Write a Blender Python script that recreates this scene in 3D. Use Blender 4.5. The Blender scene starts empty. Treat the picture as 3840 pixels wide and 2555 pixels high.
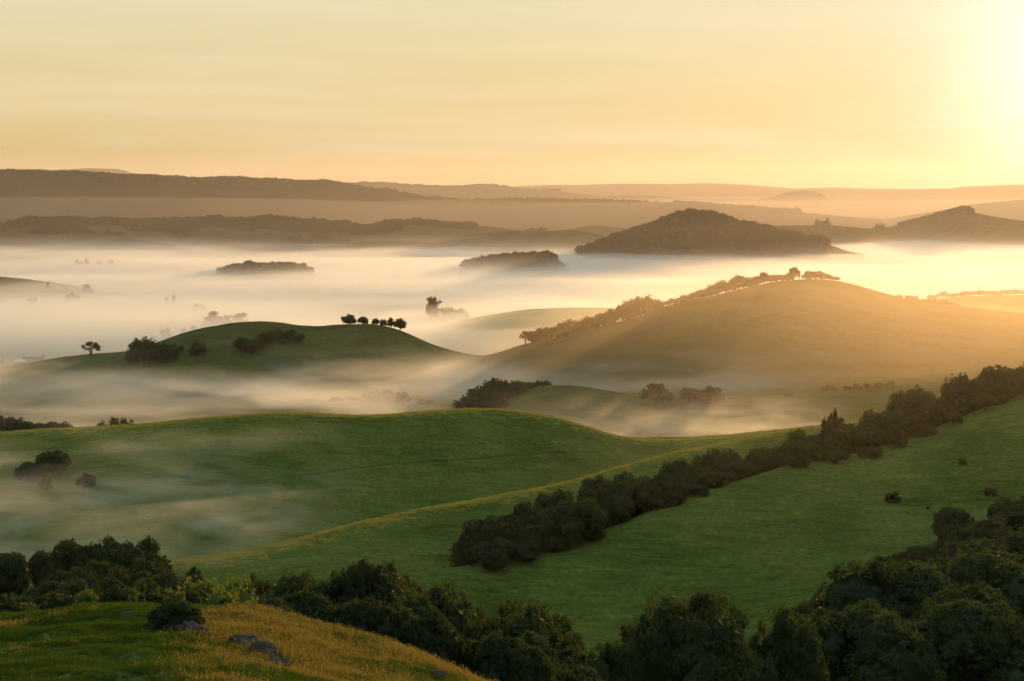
import bpy, math, random
import numpy as np
from mathutils import Vector

scene = bpy.context.scene
COL = scene.collection
rad = math.radians

# ---------------------------------------------------------------- camera
F, HOR, ZC, CX = 6000.0, 720.0, 140.0, 1920.0      # focal length / eye level in photo pixels, eye height, centre column
cam_data = bpy.data.cameras.new('camera')
cam_data.sensor_width = 36.0
cam_data.lens = 36.0 * F / 3840.0
cam_data.shift_y = -(1277.5 - HOR) / 3840.0
cam_data.clip_start = 0.5
cam_data.clip_end = 60000.0
cam = bpy.data.objects.new('camera', cam_data)
cam.location = (0, 0, ZC)
cam.rotation_euler = (rad(90), 0, 0)
COL.objects.link(cam)
scene.camera = cam

# ---------------------------------------------------------------- sky and sun
SUN_AZ, SUN_EL = 19.6, 3.8                          # degrees to the right of +Y, above the horizon
sd = Vector((math.sin(rad(SUN_AZ)) * math.cos(rad(SUN_EL)), math.cos(rad(SUN_AZ)) * math.cos(rad(SUN_EL)), math.sin(rad(SUN_EL))))

class NT:
    """small helper for node trees"""
    def __init__(s, tree):
        s.t = tree
        tree.nodes.clear()
    def n(s, typ, inputs=None, **props):
        nd = s.t.nodes.new(typ)
        for k, v in props.items():
            setattr(nd, k, v)
        for k, v in (inputs or {}).items():
            sock = nd.inputs[k]
            if isinstance(v, bpy.types.NodeSocket):
                s.t.links.new(v, sock)
            else:
                sock.default_value = v
        return nd
    def math(s, op, a, b=0.0, clamp=False):
        nd = s.n('ShaderNodeMath', {0: a, 1: b}, operation=op, use_clamp=clamp)
        return nd.outputs[0]
    def mix(s, fac, a, b, mode='MIX'):
        nd = s.n('ShaderNodeMix', data_type='RGBA', blend_type=mode)
        for i, v in ((0, fac), (6, a), (7, b)):
            if isinstance(v, bpy.types.NodeSocket):
                s.t.links.new(v, nd.inputs[i])
            else:
                nd.inputs[i].default_value = v
        return nd.outputs[2]
    def ramp(s, fac, stops, interp='LINEAR'):
        nd = s.n('ShaderNodeValToRGB', {0: fac})
        cr = nd.color_ramp
        cr.interpolation = interp
        while len(cr.elements) > 1:
            cr.elements.remove(cr.elements[-1])
        for i, (p, c) in enumerate(stops):
            e = cr.elements[0] if i == 0 else cr.elements.new(p)
            e.position = p
            e.color = tuple(c) + ((1.0,) if len(c) == 3 else ())
        return nd.outputs[0]

def g3(v):
    return (v, v, v)

world = bpy.data.worlds.new('World')
scene.world = world
world.use_nodes = True
w = NT(world.node_tree)
tc = w.n('ShaderNodeTexCoord')
sky = w.n('ShaderNodeTexSky', sky_type='NISHITA', sun_disc=False, sun_elevation=rad(SUN_EL), sun_rotation=rad(SUN_AZ),
          altitude=100.0, air_density=1.0, dust_density=4.0, ozone_density=1.0)
vdir = tc.outputs['Generated']
# thin streaky high cloud, stretched along the horizon, a little brighter and paler than the clear sky
mp = w.n('ShaderNodeMapping', {0: vdir, 3: (2.2, 2.2, 26.0)})
nz = w.n('ShaderNodeTexNoise', {'Vector': mp.outputs[0], 'Scale': 1.6, 'Detail': 6.0, 'Roughness': 0.55, 'Distortion': 0.6})
veil = w.ramp(nz.outputs[0], [(0.35, g3(0.0)), (0.75, g3(1.0))], 'EASE')
# the low sun's aureole in the thin haze: a function of the angle from the sun
dp = w.n('ShaderNodeVectorMath', {0: vdir, 1: sd}, operation='DOT_PRODUCT').outputs['Value']
dp = w.math('MAXIMUM', dp, 0.0)
a1 = w.math('POWER', dp, 430.0)
a2 = w.math('POWER', dp, 60.0)
# warm dust layer tint by height
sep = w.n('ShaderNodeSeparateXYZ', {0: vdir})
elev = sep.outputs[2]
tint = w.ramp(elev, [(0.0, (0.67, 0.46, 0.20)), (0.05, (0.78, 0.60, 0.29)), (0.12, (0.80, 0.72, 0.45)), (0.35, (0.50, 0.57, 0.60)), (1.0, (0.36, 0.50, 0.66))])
base = w.mix(1.0, sky.outputs[0], (0.10, 0.10, 0.10, 1), 'MULTIPLY')
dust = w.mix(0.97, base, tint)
dust = w.mix(w.math('MULTIPLY', veil, 0.38), dust, (0.92, 0.80, 0.58, 1))
glow = w.n('ShaderNodeVectorMath', {0: (0.60, 0.75, 0.85), 3: w.math('MULTIPLY', a1, 0.6)}, operation='SCALE').outputs[0]
glow2 = w.n('ShaderNodeVectorMath', {0: (0.06, 0.11, 0.13), 3: w.math('MULTIPLY', a2, 0.6)}, operation='SCALE').outputs[0]
tot = w.mix(1.0, dust, glow, 'ADD')
tot = w.mix(1.0, tot, glow2, 'ADD')
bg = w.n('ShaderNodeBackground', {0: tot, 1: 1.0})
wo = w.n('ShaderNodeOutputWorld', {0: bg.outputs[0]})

sun_data = bpy.data.lights.new('sun', 'SUN')
sun_data.energy = 3.7
sun_data.angle = rad(0.53)
sun_data.color = (1.0, 0.60, 0.27)
sun = bpy.data.objects.new('sun', sun_data)
sun.rotation_euler = sd.to_track_quat('Z', 'Y').to_euler()
COL.objects.link(sun)

scene.view_settings.view_transform = 'Standard'
scene.view_settings.look = 'None'
scene.view_settings.exposure = 0.0
scene.view_settings.gamma = 1.0
scene.render.engine = 'CYCLES'
cy = scene.cycles
cy.use_denoising = True
cy.use_adaptive_sampling = True
cy.adaptive_threshold = 0.03
cy.max_bounces = 10
cy.diffuse_bounces = 2
cy.glossy_bounces = 1
cy.transmission_bounces = 3
cy.volume_bounces = 5
cy.transparent_max_bounces = 8
cy.sample_clamp_indirect = 6.0
cy.caustics_reflective = False
cy.caustics_refractive = False

# ---------------------------------------------------------------- helpers
def tag(o, label=None, cat=None, group=None, kind=None):
    if label: o['label'] = label
    if cat: o['category'] = cat
    if group: o['group'] = group
    if kind: o['kind'] = kind
    return o

def hash2(ix, iy, seed):
    h = (ix.astype(np.int64) * 374761393 + iy.astype(np.int64) * 668265263 + seed * 1442695041) & 0xFFFFFFFF
    h = ((h ^ (h >> 13)) * 1274126177) & 0xFFFFFFFF
    h = h ^ (h >> 16)
    return (h & 0xFFFFFF) / float(0xFFFFFF)

def vnoise(x, y, seed=0):
    x = np.asarray(x, float); y = np.asarray(y, float)
    ix = np.floor(x); iy = np.floor(y)
    fx = x - ix; fy = y - iy
    fx = fx * fx * fx * (fx * (fx * 6 - 15) + 10); fy = fy * fy * fy * (fy * (fy * 6 - 15) + 10)
    a = hash2(ix, iy, seed); b = hash2(ix + 1, iy, seed); c = hash2(ix, iy + 1, seed); d = hash2(ix + 1, iy + 1, seed)
    return (a * (1 - fx) + b * fx) * (1 - fy) + (c * (1 - fx) + d * fx) * fy

def fbm(x, y, octv=4, seed=0, gain=0.5):
    s = 0.0; amp = 1.0; tot = 0.0
    for o in range(octv):
        s = s + amp * (vnoise(x * 2 ** o + 17.3 * o, y * 2 ** o - 9.1 * o, seed + o) - 0.5)
        tot += amp; amp *= gain
    return s / tot * 2.0            # about -1 .. 1

def mesh_np(name, v, faces, mat=None, smooth=False):
    """v (n,3); faces (m,3|4) array or list of such arrays"""
    me = bpy.data.meshes.new(name)
    fl = faces if isinstance(faces, list) else [faces]
    fl = [np.asarray(f, np.int32) for f in fl if len(f)]
    loops = np.concatenate([f.ravel() for f in fl])
    tot = np.concatenate([np.full(len(f), f.shape[1], np.int32) for f in fl])
    me.vertices.add(len(v)); me.vertices.foreach_set('co', np.asarray(v, np.float32).ravel())
    me.loops.add(len(loops)); me.loops.foreach_set('vertex_index', loops)
    me.polygons.add(len(tot))
    me.polygons.foreach_set('loop_start', np.concatenate([[0], np.cumsum(tot)[:-1]]).astype(np.int32))
    me.polygons.foreach_set('loop_total', tot)
    me.update(calc_edges=True)
    if smooth:
        me.polygons.foreach_set('use_smooth', np.ones(len(tot), bool))
    if mat: me.materials.append(mat)
    return me

def obj(name, me, parent=None):
    o = bpy.data.objects.new(name, me)
    COL.objects.link(o)
    if parent: o.parent = parent
    return o

def empty(name, loc=(0, 0, 0)):
    o = bpy.data.objects.new(name, None)
    o.location = loc
    o.empty_display_size = 0.5
    COL.objects.link(o)
    return o

def px2x(px, D): return (px - CX) / F * D
def py2z(py, D): return ZC - (py - HOR) / F * D

def grid_faces(nr, nc):
    i = np.arange(nr * nc).reshape(nr, nc)
    return np.stack([i[:-1, :-1].ravel(), i[:-1, 1:].ravel(), i[1:, 1:].ravel(), i[1:, :-1].ravel()], 1)

# ---------------------------------------------------------------- materials
def new_mat(name):
    m = bpy.data.materials.new(name)
    m.use_nodes = True
    return m, NT(m.node_tree)

def mat_hill(name='hill_grass', greens=((0.046, 0.078, 0.015), (0.085, 0.132, 0.026), (0.135, 0.168, 0.040)), bump=0.8, fine=0.9):
    m, t = new_mat(name)
    geo = t.n('ShaderNodeNewGeometry')
    pos = geo.outputs['Position']
    big = t.n('ShaderNodeTexNoise', {'Vector': pos, 'Scale': 0.035, 'Detail': 4.0, 'Roughness': 0.55, 'Distortion': 0.4})
    mps = t.n('ShaderNodeMapping', {0: pos, 3: (0.10, 0.55, 0.9)})
    streak = t.n('ShaderNodeTexNoise', {'Vector': mps.outputs[0], 'Scale': 0.9, 'Detail': 5.0, 'Roughness': 0.65, 'Distortion': 0.8})
    fin = t.n('ShaderNodeTexNoise', {'Vector': pos, 'Scale': fine, 'Detail': 4.0, 'Roughness': 0.7})
    f1 = t.math('ADD', t.math('MULTIPLY', big.outputs[0], 0.5), t.math('MULTIPLY', streak.outputs[0], 0.5))
    col = t.ramp(f1, [(0.36, greens[0]), (0.5, greens[1]), (0.64, greens[2])])
    f2 = t.ramp(fin.outputs[0], [(0.3, g3(0.62)), (0.7, g3(1.35))])
    col = t.mix(1.0, col, f2, 'MULTIPLY')
    hgt = t.math('ADD', t.math('MULTIPLY', streak.outputs[0], 1.0), t.math('MULTIPLY', fin.outputs[0], 0.6))
    bp = t.n('ShaderNodeBump', {'Height': hgt, 'Strength': bump, 'Distance': 1.0})
    df = t.n('ShaderNodeBsdfDiffuse', {'Color': col, 'Roughness': 0.8, 'Normal': bp.outputs[0]})
    t.n('ShaderNodeOutputMaterial', {0: df.outputs[0]})
    return m

def mat_leaf(name, dark, light, transl=0.28, tcol=(0.13, 0.17, 0.02)):
    m, t = new_mat(name)
    geo = t.n('ShaderNodeNewGeometry')
    oi = t.n('ShaderNodeObjectInfo')
    nz = t.n('ShaderNodeTexNoise', {'Vector': geo.outputs['Position'], 'Scale': 0.9, 'Detail': 3.0})
    f = t.math('ADD', t.math('MULTIPLY', nz.outputs[0], 0.55), t.math('MULTIPLY', oi.outputs['Random'], 0.55))
    f = t.math('ADD', t.math('MULTIPLY', f, 0.55), t.math('MULTIPLY', geo.outputs['Random Per Island'], 0.60))
    col = t.ramp(f, [(0.25, dark), (0.95, light)])
    df = t.n('ShaderNodeBsdfDiffuse', {'Color': col, 'Roughness': 0.6})
    tr = t.n('ShaderNodeBsdfTranslucent', {'Color': tuple(tcol) + (1,)})
    gl = t.n('ShaderNodeBsdfGlossy', {'Color': (0.5, 0.5, 0.5, 1), 'Roughness': 0.45})
    mx = t.n('ShaderNodeMixShader', {0: transl, 1: df.outputs[0], 2: tr.outputs[0]})
    mx2 = t.n('ShaderNodeMixShader', {0: 0.03, 1: mx.outputs[0], 2: gl.outputs[0]})
    t.n('ShaderNodeOutputMaterial', {0: mx2.outputs[0]})
    return m

def mat_plain(name, c1, c2, scale=3.0, rough=0.9, bump=0.4):
    m, t = new_mat(name)
    tcn = t.n('ShaderNodeTexCoord')
    nz = t.n('ShaderNodeTexNoise', {'Vector': tcn.outputs['Object'], 'Scale': scale, 'Detail': 6.0, 'Roughness': 0.65})
    col = t.ramp(nz.outputs[0], [(0.3, c1), (0.7, c2)])
    bp = t.n('ShaderNodeBump', {'Height': nz.outputs[0], 'Strength': bump, 'Distance': 0.2})
    pr = t.n('ShaderNodeBsdfPrincipled', {'Base Color': col, 'Roughness': rough, 'Normal': bp.outputs[0]})
    pr.inputs['Specular IOR Level'].default_value = 0.2
    t.n('ShaderNodeOutputMaterial', {0: pr.outputs[0]})
    return m

def mat_fog_het(name, density, g, zref, slope, yref, hs, scale, lo, hi, rate, ext, color=(1.0, 0.99, 0.95)):
    """drifting fog: denser low down, torn into wisps by the air"""
    m, t = new_mat(name)
    pos = t.n('ShaderNodeNewGeometry').outputs['Position']
    sp = t.n('ShaderNodeSeparateXYZ', {0: pos})
    zz = t.math('SUBTRACT', sp.outputs[2], t.math('ADD', zref, t.math('MULTIPLY', t.math('SUBTRACT', sp.outputs[1], yref), slope)))
    fall = t.math('EXPONENT', t.math('DIVIDE', t.math('MULTIPLY', t.math('MAXIMUM', zz, 0.0), -1.0), hs))
    mp = t.n('ShaderNodeMapping', {0: pos, 3: scale})
    nz = t.n('ShaderNodeTexNoise', {'Vector': mp.outputs[0], 'Scale': 1.0, 'Detail': 3.0, 'Roughness': 0.55, 'Distortion': 0.5})
    mr = t.n('ShaderNodeMapRange', {0: nz.outputs[0], 1: lo, 2: hi}, interpolation_type='SMOOTHSTEP')
    # thins out towards the ends of the hollow: ext = (bearing from, to, depth from, to)
    br = t.math('DIVIDE', sp.outputs[0], t.math('MAXIMUM', sp.outputs[1], 1.0))
    fade = mr.outputs[0]
    for v, a, b in ((br, ext[0], ext[0] + 0.3 * (ext[1] - ext[0])), (br, ext[1], ext[1] - 0.3 * (ext[1] - ext[0])), (sp.outputs[1], ext[2], ext[2] + 0.2 * (ext[3] - ext[2])), (sp.outputs[1], ext[3], ext[3] - 0.25 * (ext[3] - ext[2]))):
        e = t.n('ShaderNodeMapRange', {0: v, 1: a, 2: b}, interpolation_type='SMOOTHSTEP')
        fade = t.math('MULTIPLY', fade, e.outputs[0])
    d = t.math('MULTIPLY', t.math('MULTIPLY', fade, fall), density)
    vp = t.n('ShaderNodeVolumePrincipled', {'Color': tuple(color) + (1,), 'Density': d, 'Anisotropy': g})
    t.n('ShaderNodeOutputMaterial', {1: vp.outputs[0]})
    m.cycles.volume_step_rate = rate
    return m

def mat_fog(name, density, g, color=(1.0, 0.985, 0.96)):
    m, t = new_mat(name)
    vp = t.n('ShaderNodeVolumePrincipled', {'Color': tuple(color) + (1,), 'Density': density, 'Anisotropy': g})
    t.n('ShaderNodeOutputMaterial', {1: vp.outputs[0]})
    return m

M_HILL = mat_hill()
M_HAZEHILL = mat_hill('haze_toned_hill_grass', ((0.060, 0.058, 0.020), (0.095, 0.085, 0.030), (0.120, 0.100, 0.040)))  # brown of the golden haze before this hill, put into the grass colour
M_OLIVE = mat_hill('olive_hill_grass', ((0.040, 0.060, 0.018), (0.068, 0.090, 0.028), (0.105, 0.115, 0.040)))
M_FAR = mat_hill('far_hill_grass', ((0.035, 0.040, 0.018), (0.060, 0.060, 0.028), (0.085, 0.075, 0.035)), 0.3, 0.05)
M_WOODHILL = mat_hill('wooded_hill', ((0.022, 0.022, 0.009), (0.034, 0.030, 0.012), (0.046, 0.038, 0.016)), 0.8, 0.06)
M_SOIL = mat_hill('meadow_ground', ((0.020, 0.034, 0.008), (0.040, 0.052, 0.014), (0.075, 0.060, 0.020)), 0.7, 2.5)
M_OAK = mat_leaf('oak_leaves', (0.003, 0.010, 0.003), (0.021, 0.052, 0.010))
M_BRIGHT = mat_leaf('fresh_leaves', (0.035, 0.075, 0.008), (0.075, 0.140, 0.016), 0.5, (0.30, 0.34, 0.03))
M_GREY = mat_leaf('grey_leaves', (0.045, 0.065, 0.035), (0.085, 0.110, 0.060), 0.3)
M_EUC = mat_leaf('eucalyptus_leaves', (0.022, 0.034, 0.016), (0.05, 0.06, 0.03), 0.4)
M_BARK = mat_plain('bark', (0.03, 0.022, 0.015), (0.08, 0.06, 0.045), 4.0)
M_ROCK = mat_plain('lichen_rock', (0.022, 0.021, 0.020), (0.13, 0.125, 0.115), 2.2, 0.95, 0.9)
M_WOOD = mat_plain('weathered_wood', (0.06, 0.05, 0.04), (0.13, 0.11, 0.09), 6.0)
M_WIRE = mat_plain('fence_wire', (0.1, 0.1, 0.1), (0.2, 0.2, 0.2), 6.0)
M_BARNWALL = mat_plain('barn_boards', (0.10, 0.06, 0.05), (0.17, 0.12, 0.10), 0.8)
M_BARNROOF = mat_plain('barn_roof_metal', (0.36, 0.34, 0.33), (0.5, 0.48, 0.46), 0.5, 0.6)
M_STEEL = mat_plain('pylon_steel', (0.12, 0.12, 0.12), (0.2, 0.2, 0.2), 1.0)
M_FEATHER = mat_plain('dark_feathers', (0.02, 0.02, 0.02), (0.05, 0.04, 0.035), 8.0)

# ---------------------------------------------------------------- near terrain: knots along each view column
PXG = np.arange(-1600.0, 5441.0, 10.0)
def smooth1(a, s):
    if s <= 0: return a
    k = np.arange(-int(3 * s), int(3 * s) + 1); k = np.exp(-k ** 2 / (2.0 * s * s)); k /= k.sum()
    p = len(k) // 2
    return np.convolve(np.concatenate([np.full(p, a[0]), a, np.full(p, a[-1])]), k, 'valid')

LINES = []
def line(kind, pts, s=4, tangent=False):
    """pts: (px, D, value); kind 'p' value = photo row, 'z' value = height"""
    pts = sorted(pts)
    p = np.array([q[0] for q in pts], float)
    D = smooth1(np.interp(PXG, p, [q[1] for q in pts]), 8)
    v = smooth1(np.interp(PXG, p, [q[2] for q in pts]), s)
    z = py2z(v, D) if kind == 'p' else v
    slope = -0.45 * (ZC - z) / D if tangent else None
    LINES.append((D, z, slope))
    return D, z

line('z', [(-1600, 5, 138.3), (5440, 5, 138.3)])
line('z', [(-1600, 22, 133.2), (1200, 22, 132.2), (2200, 22, 131.0), (5440, 22, 130.0)])
CREST = line('p', [(-1600, 47, 2345), (0, 47, 2356), (147, 47, 2336), (331, 47, 2324), (442, 48, 2312), (560, 48, 2304), (736, 48, 2298), (957, 48, 2316), (1068, 48, 2342),
           (1178, 48, 2376), (1280, 48, 2400), (1427, 47, 2440), (1575, 46, 2500), (1685, 45, 2552), (1796, 44, 2605), (2100, 44, 2700), (2600, 45, 2850), (3840, 48, 2900), (5440, 48, 2900)], 4, True)
line('z', [(-1600, 82, 112), (0, 82, 112), (1200, 82, 110), (1900, 80, 108), (2600, 80, 107), (3400, 85, 111), (5440, 90, 112)])
line('z', [(-1600, 130, 96), (0, 130, 96), (1300, 130, 95), (1900, 130, 92), (2600, 130, 92), (3400, 135, 97), (5440, 140, 104)])
VA = line('z', [(-1600, 280, 65), (0, 285, 64), (800, 280, 63), (1494, 262, 64.5), (2090, 268, 64.5), (2800, 275, 66), (3400, 292, 70), (3840, 305, 74), (5440, 330, 84)])
R6 = line('p', [(-1600, 306, 2300), (400, 306, 2270), (1000, 300, 2262), (1300, 292, 2242), (1494, 285, 2203), (1575, 288, 2170), (1648, 290, 2144), (1759, 295, 2125), (1906, 302, 2096), (2090, 310, 2048), (2274, 318, 1989),
           (2422, 328, 1930), (2560, 338, 1872), (2726, 348, 1808), (2934, 360, 1749), (3143, 372, 1716), (3267, 380, 1691), (3392, 388, 1649), (3559, 398, 1591), (3725, 410, 1516), (3840, 418, 1479),
           (4300, 445, 1370), (5440, 480, 1330)], 4, True)
VB = line('z', [(-1600, 325, 58), (641, 322, 58), (1000, 318, 61), (1300, 316, 62.5), (1494, 318, 61), (2090, 345, 60), (2560, 372, 63), (3143, 405, 66), (3840, 455, 72), (5440, 520, 80)])
R5 = line('p', [(-1600, 345, 2170), (300, 345, 2150), (500, 345, 2125), (641, 347, 2107), (810, 352, 2089), (957, 358, 2059), (1105, 364, 2026), (1280, 371, 1980), (1427, 377, 1945), (1648, 386, 1901), (1869, 394, 1857),
           (2075, 402, 1823), (2237, 410, 1787), (2422, 420, 1735), (2560, 428, 1698), (3000, 455, 1610), (3840, 505, 1500), (5440, 570, 1420)], 4, True)
VC = line('z', [(-1600, 372, 54), (0, 372, 55), (641, 376, 54), (1280, 408, 52.5), (1648, 424, 54), (2075, 440, 56), (2560, 468, 58.5), (3000, 495, 60), (3840, 545, 64), (5440, 620, 72)])
R4 = line('p', [(-1600, 500, 1660), (0, 500, 1628), (147, 500, 1614), (368, 500, 1597), (516, 500, 1590), (663, 500, 1577), (884, 502, 1563), (1105, 502, 1553), (1280, 503, 1557), (1501, 506, 1551), (1648, 508, 1542),
           (1796, 511, 1538), (1943, 515, 1547), (2090, 519, 1573), (2201, 522, 1606), (2311, 526, 1639), (2400, 530, 1646), (2560, 538, 1647), (2700, 546, 1640), (2851, 555, 1620), (2993, 563, 1604), (3840, 610, 1560), (5440, 690, 1500)], 4, True)
VD = line('z', [(-1600, 620, 40), (0, 620, 40), (1280, 630, 36), (1800, 640, 36), (2300, 640, 39), (2900, 650, 41), (3840, 680, 42), (5440, 760, 52)])
R3 = line('p', [(-1600, 750, 1560), (0, 750, 1560), (1200, 750, 1565), (1600, 752, 1562), (1781, 752, 1533), (1869, 752, 1503), (1943, 752, 1470), (2016, 752, 1453), (2090, 752, 1446), (2201, 750, 1455), (2311, 745, 1477), (2385, 738, 1500),
           (2458, 730, 1528), (2560, 725, 1525), (2685, 735, 1514), (2893, 755, 1498), (3143, 775, 1477), (3417, 805, 1446), (3840, 850, 1400), (5440, 930, 1330)], 5, True)
VE = line('z', [(-1600, 880, 26), (0, 880, 27), (1280, 890, 27), (1800, 895, 28), (2300, 890, 31), (2700, 880, 34), (3417, 905, 38), (3840, 935, 41), (5440, 1010, 50)])
R1 = line('p', [(-1600, 940, 1600), (-600, 950, 1500), (0, 980, 1394), (82, 985, 1374), (219, 992, 1350), (329, 1000, 1335), (477, 1012, 1320), (548, 1020, 1300), (614, 1026, 1275), (685, 1034, 1249), (768, 1042, 1227), (877, 1052, 1211), (960, 1058, 1205), (1015, 1062, 1207),
           (1069, 1065, 1215), (1124, 1067, 1222), (1179, 1069, 1224), (1280, 1070, 1215), (1390, 1070, 1214), (1440, 1070, 1222), (1499, 1070, 1238), (1554, 1072, 1265), (1636, 1075, 1298), (1719, 1078, 1322), (1774, 1080, 1333), (1812, 1081, 1338),
           (1883, 1086, 1322), (1938, 1090, 1300), (2020, 1098, 1281), (2103, 1105, 1267), (2212, 1114, 1234), (2294, 1122, 1213), (2349, 1127, 1203), (2432, 1136, 1178), (2486, 1142, 1151), (2560, 1150, 1131), (2670, 1160, 1113), (2779, 1168, 1084),
           (2889, 1175, 1057), (2999, 1180, 1047), (3081, 1184, 1048), (3141, 1187, 1056), (3218, 1190, 1073), (3328, 1193, 1100), (3437, 1195, 1132), (3520, 1197, 1143), (3629, 1200, 1152), (3739, 1204, 1169), (3840, 1208, 1176), (4300, 1225, 1205), (5440, 1260, 1240)], 2, True)
V1 = line('z', [(-1600, 1230, 4), (1500, 1250, 5), (1812, 1270, 6), (2300, 1310, 8), (3840, 1420, 8), (5440, 1500, 8)])
R0 = line('p', [(-1600, 1480, 1280), (1400, 1480, 1284), (1554, 1480, 1262), (1664, 1480, 1230), (1774, 1480, 1199), (1883, 1480, 1174), (1993, 1485, 1160), (2103, 1490, 1155), (2212, 1495, 1157), (2350, 1500, 1162), (2600, 1520, 1190), (2900, 1560, 1200),
           (3200, 1620, 1170), (3450, 1660, 1130), (3600, 1690, 1112), (3840, 1720, 1108), (4300, 1760, 1100), (5440, 1800, 1120)], 5, True)
line('z', [(-1600, 1800, 2), (2600, 1800, 2), (3840, 2050, 2), (5440, 2150, 2)])
line('z', [(-1600, 2400, 0), (5440, 2400, 0)])

KD = np.array([l[0] for l in LINES]); KZ = np.array([l[1] for l in LINES])
for k in range(len(LINES) - 1):
    assert (KD[k + 1] - KD[k]).min() > 4, (k, (KD[k + 1] - KD[k]).min())
KS = np.zeros_like(KZ)
sec = (KZ[1:] - KZ[:-1]) / (KD[1:] - KD[:-1])
for k, l in enumerate(LINES):
    if l[2] is not None:
        KS[k] = l[2]
    elif 0 < k < len(LINES) - 1:
        a, b = sec[k - 1], sec[k]
        KS[k] = np.where(a * b > 0, 2 * a * b / (a + b + 1e-12 * np.sign(a + b + 1e-9)), 0.0)
    elif k == 0:
        KS[k] = sec[0]
rows = [5.0]
while rows[-1] < 2400:
    d = rows[-1]
    rows.append(d * (1.03 if d < 25 else 1.013 if d < 60 else 1.0105 if d < 250 else 1.0085 if d < 560 else 1.0095 if d < 1300 else 1.02))
rows[-1] = 2400.0
RD = np.array(rows)
LRD = np.log(RD)
def column_z(D2, cols):
    """heights for depths D2 (rows, cols) on the column indices cols"""
    kd, kz, ks = KD[:, cols], KZ[:, cols], KS[:, cols]
    z = np.full(D2.shape, kz[0][None, :] * 1.0)
    for k in range(len(LINES) - 1):
        h = kd[k + 1] - kd[k]
        t = (D2 - kd[k]) / h
        m = (t >= 0) & (t <= 1.0)
        t2, t3 = t * t, t * t * t
        zz = (2 * t3 - 3 * t2 + 1) * kz[k] + (t3 - 2 * t2 + t) * h * ks[k] + (-2 * t3 + 3 * t2) * kz[k + 1] + (t3 - t2) * h * ks[k + 1]
        z = np.where(m, zz, z)
    z = np.where(D2 > kd[-1], kz[-1], z)
    return z
ND, NC = len(RD), len(PXG)
D2 = np.repeat(RD[:, None], NC, 1)
X2 = (PXG[None, :] - CX) / F * D2
Z2 = column_z(D2, np.arange(NC))
def relief(X, D):
    """small-scale relief of the turf"""
    a = fbm(X / 9.0, D / 7.0, 3, 5) * np.clip((D - 60) / 200.0, 0.12, 1.0) * 0.20
    b = fbm(X / 40.0, D / 30.0, 3, 9) * np.clip((D - 90) / 250.0, 0.0, 1.0) * 0.9
    c = fbm(X / 1.9, D / 1.5, 3, 21) * np.clip(1.0 - (D - 40) / 50.0, 0.0, 1.0) * np.interp(X / np.maximum(D, 1) * F + CX, [700, 1100], [0.34, 0.12])
    return a + b + c
Z2 = Z2 + relief(X2, D2)

def gz(x, y):
    px = x / max(y, 1e-3) * F + CX
    ci = min(max((px - PXG[0]) / 10.0, 0.0), NC - 1.001)
    ri = float(np.interp(math.log(min(max(y, 5.0), 2400.0)), LRD, np.arange(ND)))
    ri = min(ri, ND - 1.001)
    c0, r0 = int(ci), int(ri); fc, fr = ci - c0, ri - r0
    return (Z2[r0, c0] * (1 - fc) + Z2[r0, c0 + 1] * fc) * (1 - fr) + (Z2[r0 + 1, c0] * (1 - fc) + Z2[r0 + 1, c0 + 1] * fc) * fr

def gz_arr(x, y):
    px = x / np.maximum(y, 1e-3) * F + CX
    ci = np.clip((px - PXG[0]) / 10.0, 0.0, NC - 1.001)
    ri = np.clip(np.interp(np.log(np.clip(y, 5.0, 2400.0)), LRD, np.arange(ND)), 0, ND - 1.001)
    c0 = ci.astype(int); r0 = ri.astype(int); fc = ci - c0; fr = ri - r0
    return (Z2[r0, c0] * (1 - fc) + Z2[r0, c0 + 1] * fc) * (1 - fr) + (Z2[r0 + 1, c0] * (1 - fc) + Z2[r0 + 1, c0 + 1] * fc) * fr

def lineD(L, px): return float(np.interp(px, PXG, L[0]))

def hitD(px, py, dmin=30.0):
    """depth at which the view ray through a photo pixel first meets the ground beyond dmin"""
    ci = int(round((px - PXG[0]) / 10.0)); ci = min(max(ci, 0), NC - 1)
    ps = HOR + (ZC - Z2[:, ci]) / RD * F
    for r in range(ND):
        if RD[r] >= dmin and ps[r] <= py:
            if r and RD[r - 1] >= dmin and ps[r - 1] > py:
                f = (ps[r - 1] - py) / (ps[r - 1] - ps[r])
                return RD[r - 1] + f * (RD[r] - RD[r - 1])
            return RD[r]
    return RD[-1]

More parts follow.
